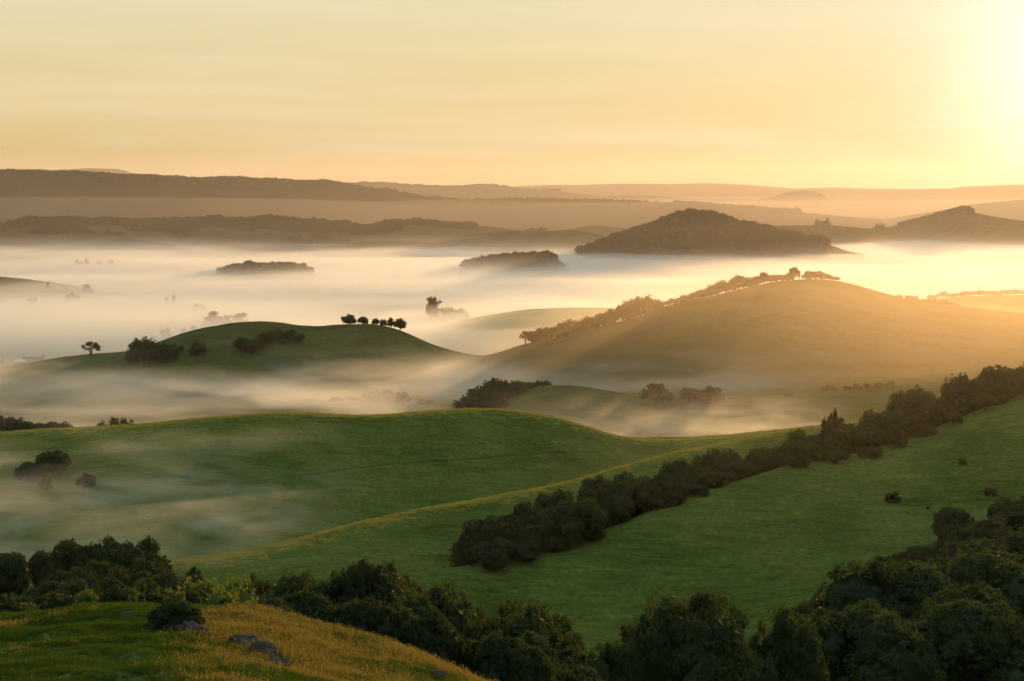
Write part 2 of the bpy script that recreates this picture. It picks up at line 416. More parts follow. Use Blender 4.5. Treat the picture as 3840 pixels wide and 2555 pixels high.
def build_terrain():
    V = np.stack([X2, D2, Z2], 2)
    dr = np.gradient(V, axis=0); dc = np.gradient(V, axis=1)
    N = np.cross(dc, dr); N /= np.linalg.norm(N, axis=2, keepdims=True) + 1e-12
    N = np.where(N[..., 2:3] < 0, -N, N)
    Vf, Nf = V.reshape(-1, 3), N.reshape(-1, 3)
    fc = grid_faces(ND, NC)
    rc = np.arange(ND - 1); cc = np.arange(NC - 1)
    Dm = np.repeat((0.5 * (RD[:-1] + RD[1:]))[:, None], NC - 1, 1).ravel()
    cm = np.repeat(cc[None, :], ND - 1, 0).ravel()
    bounds = [VA[0], VB[0], VC[0], VD[0], VE[0], V1[0]]
    seg = np.zeros(len(fc), int)
    for b in bounds:
        seg += (Dm > b[cm]).astype(int)
    seg = np.where((seg == 5) & (PXG[cm] > 1812), 7, seg)
    spec = {0: ('hillside', 'grassy hillside of mixed gold and green grass dropping to the wooded gully', M_HILL),
            1: ('hill', 'smooth dark green hill below the dense belt of oaks on its crest', M_HILL),
            2: ('hill', 'low green ridge with a sunlit edge running behind the oak belt', M_HILL),
            3: ('hill', 'broad rounded green hill with a gold-rimmed crest and misty foot', M_HILL),
            4: ('hill', 'small rounded knoll in mist behind the broad green hill', M_OLIVE),
            5: ('hill', 'dark green hill with scattered oaks and a lone tree, fog beyond', M_OLIVE),
            7: ('hill', 'large brown-gold hill with a line of oaks climbing to its summit', M_HAZEHILL),
            6: ('valley_ground', 'pale meadow rise and valley ground under the fog', M_HILL)}
    for s, (nm, lab, mat) in spec.items():
        f = fc[seg == s]
        used, inv = np.unique(f, return_inverse=True)
        me = mesh_np(nm, Vf[used], inv.reshape(f.shape), mat, True)
        me.normals_split_custom_set_from_vertices(Nf[used].tolist())
        tag(obj(nm, me), lab, None, None, 'structure')
build_terrain()

def build_floor():
    ys = np.concatenate([np.linspace(-400, 2000, 13), np.linspace(2600, 17500, 30)])
    xs = np.linspace(-11000, 11000, 45)
    X, Y = np.meshgrid(xs, ys)
    Z = -0.9 + 0 * X
    v = np.stack([X, Y, Z], 2).reshape(-1, 3)
    tag(obj('ground', mesh_np('ground', v, grid_faces(len(ys), len(xs)), M_FAR, True)), 'flat valley floor of meadows under the fog', None, None, 'structure')
build_floor()

# ---------------------------------------------------------------- far hills: real ridges standing on the valley floor
FAR = {}
def far_hill(key, label, pts, D, front, back, mat=M_FAR, zb=-1.0, seed=1, s=2, spur=0.25, lam=400.0, wig=0.12, nrow=36, name='hill'):
    pts = sorted(pts)
    p = np.array([q[0] for q in pts], float)
    px = np.arange(p[0], p[-1] + 1, 8.0)
    py = smooth1(np.interp(px, p, [q[1] for q in pts]), s)
    Dr = D * (1 + wig * 0.5 * fbm(px / 500.0, px * 0 + seed, 2, seed))
    zr = py2z(py, Dr)
    x0 = (px - CX) / F
    t = np.concatenate([-np.linspace(1, 0, nrow) ** 1.3, np.linspace(0, 1, nrow // 2)[1:] ** 1.3])
    T, ZR = np.meshgrid(t, zr, indexing='ij')
    DR = np.repeat(Dr[None, :], len(t), 0)
    Dd = DR + np.where(T < 0, T * front, T * back)
    prof = 0.5 + 0.5 * np.cos(np.pi * np.abs(T) ** 0.9)
    X = x0[None, :] * Dd
    ns = fbm(X / lam, Dd / lam, 4, seed + 3)
    edge = np.minimum(1.0, 4 * np.abs(T)) * (1 - np.abs(T))
    Z = zb + (ZR - zb) * np.clip(prof * (1 + 0 * ns) + spur * ns * edge, 0, None)
    # never poke above the crest line seen from the valley
    Z = np.minimum(Z, ZC - (ZC - ZR) * Dd / DR + np.where(np.abs(T) < 1e-6, 0, -0.2))
    v = np.stack([X, Dd, Z], 2).reshape(-1, 3)
    me = mesh_np(name, v, grid_faces(len(t), len(px)), mat, True)
    o = tag(obj(name, me), label, None, None, 'structure')
    FAR[key] = (px, t, Dd, Z, X)
    return o

far_hill('L0', 'faint blue-brown mountain at the far end of the valley', [(-1600, 690), (-700, 640), (0, 633), (82, 642), (192, 640), (263, 636), (329, 631), (455, 635), (494, 649), (521, 664), (565, 665), (609, 659), (642, 668), (800, 700), (1000, 740)], 14200, 2500, 1500, seed=2, lam=900)
far_hill('L3', 'faintest golden ridge on the skyline beneath the sun glow', [(1700, 745), (1872, 703), (2048, 694), (2185, 694), (2322, 689), (2560, 690), (2642, 686), (2779, 692), (2971, 707), (3136, 704), (3273, 709), (3437, 709), (3575, 707), (3613, 700), (3821, 693), (4300, 685), (5200, 700)], 13600, 2500, 1500, seed=3, lam=900)
far_hill('L2', 'hazy mid-brown ridge with spiky conifer skyline beyond the long wooded ridge', [(1100, 735), (1250, 700), (1302, 697), (1362, 692), (1428, 692), (1527, 700), (1609, 704), (1719, 707), (1774, 699), (1856, 700), (1938, 716), (2020, 719), (2075, 714), (2157, 726), (2256, 738), (2322, 733), (2432, 733), (2560, 744), (2642, 749), (2807, 748), (2900, 765), (3050, 785)], 10600, 2000, 1200, seed=4, lam=700)
far_hill('L4', 'pale golden low hills between the skyline and the fog', [(2700, 780), (2911, 735), (2955, 718), (3026, 713), (3086, 724), (3108, 750), (3273, 744), (3383, 744), (3492, 760), (3700, 772), (4000, 770), (4800, 760)], 11200, 1800, 1200, seed=5, lam=700)
far_hill('L1', 'long dark wooded ridge spanning the far side of the valley', [(-1600, 670), (-600, 655), (0, 651), (110, 648), (181, 652), (263, 651), (356, 658), (494, 666), (658, 673), (784, 680), (823, 674), (927, 675), (954, 682), (1069, 681), (1102, 688), (1223, 684), (1280, 697), (1346, 709), (1406, 720), (1461, 718), (1499, 731), (1582, 746), (1691, 753), (1757, 760), (1828, 756), (2009, 755), (2267, 760), (2410, 765), (2486, 775), (2560, 766), (2697, 776), (2823, 786), (2977, 794), (3200, 815), (3400, 830)], 7200, 1500, 1000, M_WOODHILL, seed=6, lam=500)
far_hill('L5', 'golden bare hill shoulder beneath the brightest sky', [(3250, 835), (3437, 803), (3547, 787), (3629, 768), (3840, 748), (4200, 725), (4800, 740), (5300, 760)], 7600, 1400, 900, seed=7, lam=500)
far_hill('M2c', 'bare brown hump behind the dark wooded knoll', [(2000, 890), (2157, 857), (2212, 843), (2267, 848), (2349, 859), (2404, 851), (2459, 845), (2520, 845), (2700, 870), (2850, 900)], 4900, 600, 500, seed=8, lam=250, zb=0)
far_hill('P', 'small hazy rise carrying the lone mast', [(2200, 862), (2267, 850), (2330, 848), (2377, 836), (2420, 836), (2450, 848), (2520, 866)], 5600, 500, 400, seed=9, lam=250, zb=0)
far_hill('M1', 'wooded ridge with grassy spurs rising from the fog', [(-1600, 850), (-500, 838), (0, 852), (55, 838), (121, 828), (192, 831), (285, 826), (356, 834), (466, 832), (532, 838), (603, 838), (713, 828), (812, 824), (877, 836), (1004, 823), (1069, 828), (1124, 836), (1280, 842), (1346, 860), (1390, 859), (1444, 846), (1499, 838), (1609, 842), (1708, 853), (1741, 860), (1774, 853), (1817, 848), (1938, 864), (2048, 872), (2250, 900)], 4500, 900, 700, seed=10, lam=300, spur=0.35, zb=0)
far_hill('M1b', 'grassy spur below the wooded ridge, its top catching light', [(-900, 915), (-300, 890), (0, 888), (160, 880), (330, 878), (480, 892), (620, 912), (800, 940)], 3950, 350, 350, seed=11, lam=220, zb=0)
far_hill('M2b', 'bare brown rise in front of the wooded ridge', [(1380, 925), (1499, 892), (1565, 869), (1653, 860), (1719, 864), (1800, 880), (1900, 900)], 4250, 400, 300, seed=12, lam=220, zb=0)
far_hill('M2a', 'long low brown hill rising straight out of the fog', [(1180, 935), (1280, 912), (1351, 902), (1417, 905), (1499, 897), (1554, 893), (1636, 889), (1719, 881), (1883, 867), (1938, 865), (2048, 868), (2130, 862), (2212, 873), (2294, 892), (2400, 915)], 3950, 400, 350, seed=13, lam=260, zb=0)
far_hill('M4', 'golden flat-topped hill standing in fog below the sun', [(2700, 875), (2823, 854), (2944, 846), (3108, 845), (3191, 851), (3245, 857), (3328, 854), (3383, 838), (3432, 826), (3492, 811), (3547, 793), (3602, 783), (3635, 783), (3651, 796), (3701, 808), (3766, 819), (3840, 829), (4100, 850), (4600, 870), (5200, 870)], 4350, 450, 450, seed=14, lam=260, s=1, zb=0)
far_hill('M3', 'dark wooded knoll standing out of the fog', [(2180, 955), (2240, 930), (2306, 897), (2377, 872), (2459, 850), (2514, 831), (2560, 816), (2615, 809), (2642, 811), (2697, 818), (2725, 826), (2763, 844), (2807, 856), (2889, 871), (2977, 888), (3026, 899), (3075, 913), (3136, 925), (3163, 939), (3240, 955)], 3350, 360, 350, M_WOODHILL, seed=15, lam=220, s=2, zb=0)
far_hill('I2', 'low wooded islet of land showing above the fog', [(1640, 1050), (1697, 1022), (1746, 1000), (1828, 985), (1911, 972), (1955, 963), (2064, 955), (2100, 975), (2150, 1020)], 2750, 150, 200, M_WOODHILL, seed=16, lam=150, zb=0)
far_hill('I1', 'long low islet of trees in the fog sea', [(560, 1062), (642, 1040), (700, 1030), (745, 1046), (795, 1028), (877, 1006), (932, 996), (1000, 1008), (1060, 1006), (1157, 1014), (1210, 1045), (1260, 1066)], 2500, 140, 180, M_WOODHILL, seed=17, lam=150, zb=0)
far_hill('I3', 'bare brown slope sliding down into the fog with a small tree at its tip', [(-1600, 1120), (-700, 1040), (-300, 1022), (0, 1037), (82, 1045), (165, 1055), (296, 1074), (420, 1100), (560, 1140)], 2100, 220, 220, seed=18, lam=150, zb=0)

# ---------------------------------------------------------------- fog and haze
def fog_body(label, px0, px1, D0, D1, topf, bot, density, g, ncx=220, ncy=140, color=(1.0, 0.99, 0.95), geom=True, mat=None):
    px = np.linspace(px0, px1, ncx)
    D = np.geomspace(D0, D1, ncy) if geom else np.linspace(D0, D1, ncy)
    DD, PP = np.meshgrid(D, px, indexing='ij')
    X = (PP - CX) / F * DD
    u = (PP - px0) / (px1 - px0); v = (DD - D0) / (D1 - D0)
    top = topf(X, DD, PP, u, v)
    B = bot(X, DD) if callable(bot) else np.full_like(X, bot)
    top = np.maximum(top, B + 0.01)
    n = ncx * ncy
    vt = np.stack([X, DD, top], 2).reshape(-1, 3); vb = np.stack([X, DD, B], 2).reshape(-1, 3)
    f = grid_faces(ncy, ncx)
    i = np.arange(n).reshape(ncy, ncx)
    ring = np.concatenate([i[0, :-1], i[:-1, -1], i[-1, :0:-1], i[:0:-1, 0]])
    r2 = np.roll(ring, -1)
    side = np.stack([ring + n, r2 + n, r2, ring], 1)
    me = mesh_np('fog', np.concatenate([vt, vb]), [f, f[:, ::-1] + n, side], mat or mat_fog('fog_air', density, g, color), True)
    return tag(obj('fog', me), label, None, None, 'stuff')

def sstep(a, b, x):
    t = np.clip((x - a) / (b - a), 0, 1)
    return t * t * (3 - 2 * t)

def sea_top(zm, amp, seed, lx=700., ly=420., near=1200., far=4700.):
    def f(X, D, P, u, v):
        n = fbm(X / lx, D / ly, 5, seed)
        n2 = fbm(X / (lx * 0.28) + 3, D / (ly * 0.28), 4, seed + 7)
        e = np.minimum(sstep(0, 0.04, u), sstep(1, 0.96, u)) * sstep(near, near + 260, D) * sstep(far, far - 500, D)
        low = 1.0 - (1.0 - np.interp(P, [900, 1500, 2300], [0.35, 0.5, 0.9])) * sstep(2500, 3500, D)
        return -3 + (zm + 3 + amp * n + amp * 0.4 * n2) * e * low
    return f
for nm, zm, amp, sd_, lx, ly, dn in (('dense sea of morning fog filling the valley', 12, 6, 40, 700., 420., 0.008), ('soft upper swell of the fog sea', 19, 9, 50, 520., 300., 0.0036)):
    fog_body(nm, -1500, 5340, 1090, 4750, sea_top(zm, amp, sd_, lx, ly, 1090.), -2.5, dn, 0.50)
fog_body('torn wisps drifting over the fog sea', -1500, 5340, 1080, 4600, lambda X, D, P, u, v: -2 + 44 * sstep(0, 0.03, v) * sstep(1, 0.9, v), -2.5, 0, 0, 120, 60,
         mat=mat_fog_het('sea_wisps', 0.0055, 0.52, 20.0, -0.0050, 1800.0, 7.0, (0.0024, 0.0046, 0.022), 0.38, 0.62, 0.15, ext=(-1.2, 1.4, 500, 4700)))
fog_body('thickening haze over the far valley', -1700, 5540, 1750, 16300, lambda X, D, P, u, v: 100 + 260 * sstep(0, 0.5, v), -2.4, 5.2e-5, 0.38, 30, 30, (1.0, 0.85, 0.70))
fog_body('thin veil of mist lying in the far valley', -1500, 5340, 4700, 10000, lambda X, D, P, u, v: -3 + (112 + 40 * fbm(X / 1500., D / 900., 4, 60)) * sstep(4750, 5100, D) * sstep(9900, 9300, D), -2.5, 0.00009, 0.45, 120, 60, (1.0, 0.86, 0.68))
def bank(zn, zf, amp, seed, lx, ly, floor=None, thin=0.0):
    """a low bank of fog: top runs from zn (near side) to zf (far side), breaking up at its margins"""
    def f(X, D, P, u, v):
        n = fbm(X / lx, D / ly, 5, seed)
        e = sstep(0, 0.22, u) * sstep(1, 0.78, u) * sstep(0, 0.2, v) * sstep(1, 0.7, v)
        g = gz_arr(X, D)
        if floor is not None:
            t = np.clip((n + thin) * amp, 0, None) * e
            return g + t
        z = zn + (zf - zn) * v + amp * n
        return (g - 2) + np.clip(z - (g - 2), 0, None) * e
    return f
under = lambda X, D: gz_arr(X, D) - 4.0
def over(h, k=0.04):
    return lambda X, D, P, u, v: gz_arr(X, D) - 3 + (h + 3) * sstep(0, k, u) * sstep(1, 1 - k, u) * sstep(0, k, v) * sstep(1, 1 - k, v)
fog_body('torn golden fog bank in the hollow behind the broad green hill', -900, 2250, 585, 1040, over(20), under, 0, 0, 160, 60,
         mat=mat_fog_het('fog_bank', 0.015, 0.65, 39.0, -0.016, 640.0, 4.5, (0.012, 0.019, 0.06), 0.40, 0.62, 0.17, ext=((-900 - CX) / F, (2250 - CX) / F, 585, 1040)))
fog_body('bright low fog in the dip beside the broad green hill', 1700, 3250, 575, 740, over(18), under, 0, 0, 120, 50,
         mat=mat_fog_het('fog_dip', 0.030, 0.65, 41.5, 0.0, 640.0, 3.0, (0.026, 0.040, 0.09), 0.38, 0.62, 0.22, ext=((1700 - CX) / F, (3250 - CX) / F, 575, 745)))
fog_body('pale fog strip at the foot of the large golden hill', 1300, 3250, 790, 1010, over(18), under, 0, 0, 120, 50,
         mat=mat_fog_het('fog_strip', 0.016, 0.65, 35.0, 0.0, 640.0, 4.0, (0.010, 0.018, 0.06), 0.38, 0.60, 0.18, ext=((1300 - CX) / F, (3250 - CX) / F, 790, 1010)))
for k, (dz, dn, am) in enumerate(((-4, 0.0045, 6), (0, 0.0026, 10), (5, 0.0013, 15))):
    part = ('lower', 'middle', 'upper')[k]
    fog_body('%s part of the fog lying against the pale rise behind the saddle' % part, 1150, 2750, 1120, 1560, bank(26 + 2 * dz, 30 + 2 * dz, am * 1.2, 86 + 10 * k, 160, 90), under, dn * 0.7, 0.6, 160, 60)
fog_body('thin drifting wisps over the foot of the broad green hill', -900, 1450, 330, 490, over(13), lambda X, D: gz_arr(X, D) - 1.0, 0, 0, 140, 60,
         mat=mat_fog_het('fog_wisps', 0.040, 0.65, 60.0, 0.03, 400.0, 5.0, (0.030, 0.055, 0.11), 0.47, 0.68, 0.22, ext=((-900 - CX) / F, (1450 - CX) / F, 330, 490)))
fog_body('thin golden morning mist over the near green hills', 1700, 5300, 235, 640, lambda X, D, P, u, v: 60 + 66 * sstep(0, 0.5, u) * sstep(1, 0.9, u) * sstep(0, 0.3, v), under, 0.00009, 0.72, 60, 40, (1.0, 0.84, 0.58))
fog_body('faint low mist over the foot of the broad green hill', -700, 1250, 325, 470, bank(0, 0, 12, 88, 70, 30, 1, 0.35), lambda X, D: gz_arr(X, D) - 0.5, 0.0028, 0.6, 160, 80)
fog_body('thin golden mist hanging before the large golden hill', 1450, 5300, 735, 1190, lambda X, D, P, u, v: 30 + 62 * np.minimum(sstep(0, 0.3, u), sstep(1, 0.9, u)) * sstep(0, 0.25, v) * sstep(1, 0.85, v) + 6 * fbm(X / 120., D / 120., 3, 84), under, 0.00060, 0.70, 120, 60, (1.0, 0.80, 0.52))

def haze_box():
    x0, x1, y0, y1, z0, z1 = -9500, 9500, -250, 16500, -2.6, 385
    v = [(x0, y0, z0), (x1, y0, z0), (x1, y1, z0), (x0, y1, z0), (x0, y0, z1), (x1, y0, z1), (x1, y1, z1), (x0, y1, z1)]
    f = [(0, 3, 2, 1), (4, 5, 6, 7), (0, 1, 5, 4), (1, 2, 6, 5), (2, 3, 7, 6), (3, 0, 4, 7)]
    me = mesh_np('haze', np.array(v, float), np.array(f), mat_fog('haze_air', 1.4e-5, 0.66, (1.0, 0.88, 0.72)))
    return tag(obj('haze', me), 'golden morning haze filling the air over the valley', None, None, 'stuff')
haze_box()

# ---------------------------------------------------------------- trees
rng = np.random.default_rng(7)
def ico(sub=1):
    t = (1 + 5 ** 0.5) / 2
    v = [(-1, t, 0), (1, t, 0), (-1, -t, 0), (1, -t, 0), (0, -1, t), (0, 1, t), (0, -1, -t), (0, 1, -t), (t, 0, -1), (t, 0, 1), (-t, 0, -1), (-t, 0, 1)]
    f = [(0, 11, 5), (0, 5, 1), (0, 1, 7), (0, 7, 10), (0, 10, 11), (1, 5, 9), (5, 11, 4), (11, 10, 2), (10, 7, 6), (7, 1, 8), (3, 9, 4), (3, 4, 2), (3, 2, 6), (3, 6, 8), (3, 8, 9), (4, 9, 5), (2, 4, 11), (6, 2, 10), (8, 6, 7), (9, 8, 1)]
    v = [np.array(p, float) / np.linalg.norm(p) for p in v]
    for _ in range(sub):
        cache = {}; nf = []
        def mid(a, b):
            k = (min(a, b), max(a, b))
            if k not in cache:
                m = v[a] + v[b]; v.append(m / np.linalg.norm(m)); cache[k] = len(v) - 1
            return cache[k]
        for a, b, c in f:
            ab, bc, ca = mid(a, b), mid(b, c), mid(c, a)
            nf += [(a, ab, ca), (b, bc, ab), (c, ca, bc), (ab, bc, ca)]
        f = nf
    return np.array(v), np.array(f)
ICO = {s: ico(s) for s in (0, 1, 3, 4)}

def clumps(kind, r, n):
    """clump centres and radii of a crown of unit height"""
    c, rad_ = [], []
    for i in range(n):
        a = r.uniform(0, 2 * math.pi)
        if kind == 'dome':
            e = math.asin(r.uniform(-0.30, 1.0)); q = r.uniform(0.80, 1.10) if i > n * 0.15 else 0.3
            p = (0.33 * q * math.cos(e) * math.cos(a), 0.33 * q * math.cos(e) * math.sin(a), 0.40 + 0.34 * q * math.sin(e)); s = r.uniform(0.16, 0.27)
        elif kind == 'broad':
            e = math.asin(r.uniform(-0.1, 1.0)); q = r.uniform(0.80, 1.08) if i > n * 0.15 else 0.3
            p = (0.50 * q * math.cos(e) * math.cos(a), 0.50 * q * math.cos(e) * math.sin(a), 0.36 + 0.38 * q * math.sin(e)); s = r.uniform(0.17, 0.27)
        elif kind == 'umbrella':
            q = r.uniform(0, 1) ** 0.6
            p = (0.55 * q * math.cos(a), 0.55 * q * math.sin(a), 0.86 - 0.30 * q * q + r.uniform(-0.10, 0.05)); s = r.uniform(0.09, 0.16)
        elif kind == 'tall':
            z = r.uniform(0.22, 0.95); q = r.uniform(0.2, 1.0) * (0.30 - 0.22 * max(0, z - 0.6))
            p = (q * math.cos(a), q * math.sin(a), z); s = r.uniform(0.06, 0.13)
        else:   # shrub
            e = math.asin(r.uniform(0.0, 1.0)); q = r.uniform(0.55, 1.05)
            p = (0.62 * q * math.cos(e) * math.cos(a), 0.62 * q * math.cos(e) * math.sin(a), 0.12 + 0.70 * q * math.sin(e)); s = r.uniform(0.14, 0.24)
        c.append(p); rad_.append(s)
    return np.array(c), np.array(rad_)

def crown_mesh(seed, kind, ncl, nsub, nleaf, leaf, mat, core=1, corescale=0.77, subr=0.17):
    """lobes (clumps) carrying tufts of leaves on their outside"""
    r = np.random.default_rng(seed)
    c, cr = clumps(kind, r, ncl)
    V, Fq, Ft = [], [], []
    w = cr ** 2 / (cr ** 2).sum()
    ns = ncl * nsub
    k = r.choice(ncl, ns, p=w)
    d = r.normal(size=(ns, 3)); d[:, 2] += 0.25; d /= np.linalg.norm(d, axis=1, keepdims=True)
    sp = c[k] + d * (cr[k] * r.uniform(0.84, 1.03, ns))[:, None]
    keep = sp[:, 2] > 0.02
    for j in range(ncl):
        keep &= ~((np.linalg.norm(sp - c[j], axis=1) < 0.82 * cr[j]) & (k != j))
    sp, d, k = sp[keep], d[keep], k[keep]
    sr = cr[k] * subr * r.uniform(0.6, 1.5, len(sp))
    m = r.integers(0, len(sp), int(nleaf * len(sp)))
    e = r.normal(size=(len(m), 3)) + d[m] * 0.7; e /= np.linalg.norm(e, axis=1, keepdims=True)
    pos = sp[m] + e * (sr[m] * r.uniform(0.45, 1.1, len(m)))[:, None] * np.array((1.0, 1.0, 0.8))
    n = len(pos)
    nrm = e + d[m] * 0.4 + r.normal(scale=0.45, size=(n, 3)); nrm /= np.linalg.norm(nrm, axis=1, keepdims=True)
    tg = np.cross(nrm, r.normal(size=(n, 3))); tg /= np.linalg.norm(tg, axis=1, keepdims=True) + 1e-9
    bt = np.cross(nrm, tg)
    s = (leaf * r.uniform(0.6, 1.35, n))[:, None]
    q = np.stack([pos - tg * s, pos - bt * s * 0.55 + nrm * s * 0.15, pos + tg * s, pos + bt * s * 0.55 + nrm * s * 0.15], 1).reshape(-1, 3)
    V.append(q); Fq.append(np.arange(4 * n).reshape(-1, 4)); off = 4 * n
    if core >= 0:
        iv, jf = ICO[core]
        for j in range(ncl):
            jit = 1 + 0.15 * r.normal(size=(len(iv), 1)).clip(-1, 1)
            V.append(c[j] + iv * jit * cr[j] * corescale); Ft.append(jf + off); off += len(iv)
    v = np.concatenate(V)
    faces = [np.concatenate(Fq)] + ([np.concatenate(Ft)] if Ft else [])
    me = mesh_np('crown', v, faces, mat)
    return me, c, cr

def tube(path, rr, sides=6):
    path = np.array(path, float); n = len(path)
    V = []
    for i in range(n):
        t = path[min(i + 1, n - 1)] - path[max(i - 1, 0)]; t /= np.linalg.norm(t) + 1e-9
        a = np.cross(t, (0.3, 0.9, 0.2)); a /= np.linalg.norm(a) + 1e-9
        b = np.cross(t, a)
        ang = np.arange(sides) * 2 * math.pi / sides
        V.append(path[i] + rr[i] * (np.cos(ang)[:, None] * a + np.sin(ang)[:, None] * b))
    V = np.concatenate(V)
    Fc = []
    for i in range(n - 1):
        for j in range(sides):
            k = (j + 1) % sides
            Fc.append((i * sides + j, i * sides + k, (i + 1) * sides + k, (i + 1) * sides + j))
    return V, np.array(Fc)

def join(parts):
    V, Fc, off = [], [], 0
    for v, f in parts:
        V.append(v); Fc.append(f + off); off += len(v)
    return np.concatenate(V), np.concatenate(Fc)

def trunk_mesh(seed, c, cr, stems, fork, r0, nlimb):
    r = np.random.default_rng(seed + 1000)
    parts = []
    order = r.permutation(len(c))[:nlimb]
    for s in range(stems):
        bx, by = (r.normal(scale=0.05, size=2) if stems > 1 else (0, 0))
        fx, fy = bx * 2.2 + r.normal(scale=0.02), by * 2.2 + r.normal(scale=0.02)
        parts.append(tube([(bx, by, -0.06), (bx * 1.05, by * 1.05, 0.0), (bx * 1.4 + 0.01, by * 1.4, fork * 0.5), (fx, fy, fork)], [r0 * 1.5, r0 * 1.2, r0, r0 * 0.8]))
        for j in order[s::stems]:
            e = c[j]; st = np.array((fx, fy, fork * 0.95))
            m = st * 0.5 + e * 0.5 + r.normal(scale=0.03, size=3) + np.array((0, 0, -0.02))
            parts.append(tube([st, m, e], [r0 * 0.62, r0 * 0.4, r0 * 0.12], 5))
    v, f = join(parts)
    return mesh_np('trunk', v, f, M_BARK, True)

PROTO = {}
def proto(key, n, kind, ncl, nsub, nleaf, leaf, mat, core=1, corescale=0.77, stems=1, fork=0.3, r0=0.035, nlimb=10, seed=0, subr=0.17):
    out = []
    for i in range(n):
        me, c, cr = crown_mesh(seed + 31 * i + len(PROTO) * 977, kind, ncl, nsub, nleaf, leaf, mat, core, corescale, subr)
        out.append((me, trunk_mesh(seed + i, c, cr, stems, fork, r0, nlimb)))
    PROTO[key] = out

proto('near_oak', 4, 'broad', 26, 120, 34, 0.0130, M_OAK)
proto('near_dome', 3, 'dome', 22, 120, 34, 0.0130, M_OAK)
proto('big_oak_broad', 1, 'broad', 34, 130, 34, 0.0105, M_OAK, seed=5)
proto('near_bright', 2, 'broad', 30, 30, 22, 0.018, M_BRIGHT)
proto('near_grey', 1, 'dome', 22, 120, 34, 0.0130, M_GREY)
proto('mid_dome', 5, 'dome', 15, 80, 18, 0.0200, M_OAK)
proto('mid_broad', 4, 'broad', 18, 80, 18, 0.0200, M_OAK)
proto('mid_tall', 2, 'tall', 40, 12, 20, 0.015, M_OAK, stems=1, fork=0.35)
proto('mid_grey', 1, 'dome', 15, 80, 18, 0.0200, M_GREY)
proto('far_dome', 4, 'dome', 18, 16, 14, 0.032, M_OAK, 0)
proto('far_broad', 4, 'broad', 20, 16, 14, 0.030, M_OAK, 0, stems=2, fork=0.3)
proto('far_umbrella', 2, 'umbrella', 26, 10, 12, 0.028, M_OAK, 0, 0.7, stems=5, fork=0.55, r0=0.022, nlimb=20)
proto('far_euc', 3, 'tall', 34, 8, 10, 0.024, M_EUC, 0, 0.7, stems=2, fork=0.45, r0=0.018, nlimb=20, subr=0.3)
proto('shrub', 4, 'shrub', 18, 34, 16, 0.040, M_OAK, 1, 0.70, stems=3, fork=0.2, r0=0.02)
proto('bright_shrub', 4, 'shrub', 24, 14, 16, 0.034, M_BRIGHT, 0, 0.75, stems=3, fork=0.2, r0=0.02, subr=0.3)
proto('mound_bush', 1, 'shrub', 24, 60, 18, 0.030, M_OAK, 1, 0.72, stems=3, fork=0.2, r0=0.02, subr=0.22)
proto('far_shrub', 2, 'shrub', 14, 9, 9, 0.050, M_OAK, 0, 0.8, stems=2, fork=0.2, r0=0.02)

TREES = []
def plant(px, D, h, wd, key, label, group, name='oak_tree', cat='tree', z=None, sink=0.02):
    x = px2x(px, D)
    zz = gz(x, D) if z is None else z
    lst = PROTO[key]
    i = int(rng.integers(len(lst)))
    me, tm = lst[i]
    e = empty(name, (x, D, zz - sink * h))
    e.rotation_euler = (0, 0, float(rng.uniform(0, 6.283)))
    wid = {'dome': 1.05, 'broad': 1.45, 'umbrella': 1.3, 'tall': 0.62, 'bush': 1.5, 'shrub': 1.5}
    kk = [k for k in wid if k in key or (k == 'broad' and key in ('near_oak', 'near_bright')) or (k == 'tall' and 'euc' in key) or (k == 'dome' and 'grey' in key)][0]
    e.scale = (wd / wid[kk], wd / wid[kk] * float(rng.uniform(0.9, 1.1)), h * 1.05)
    obj('trunk', tm, e); obj('crown', me, e)
    tag(e, label, cat, group)
    TREES.append((x, D, zz, h, wd))
    return e

def plant_px(px, pbase, hpx, wpx, key, label, group, dmin=60.0, D=None, **kw):
    """size and foot given in photo pixels; the foot stands on the real ground met there"""
    if D is None: D = hitD(px, pbase, dmin)
    return plant(px, D, hpx * D / F, wpx * D / F, key, label, group, **kw)

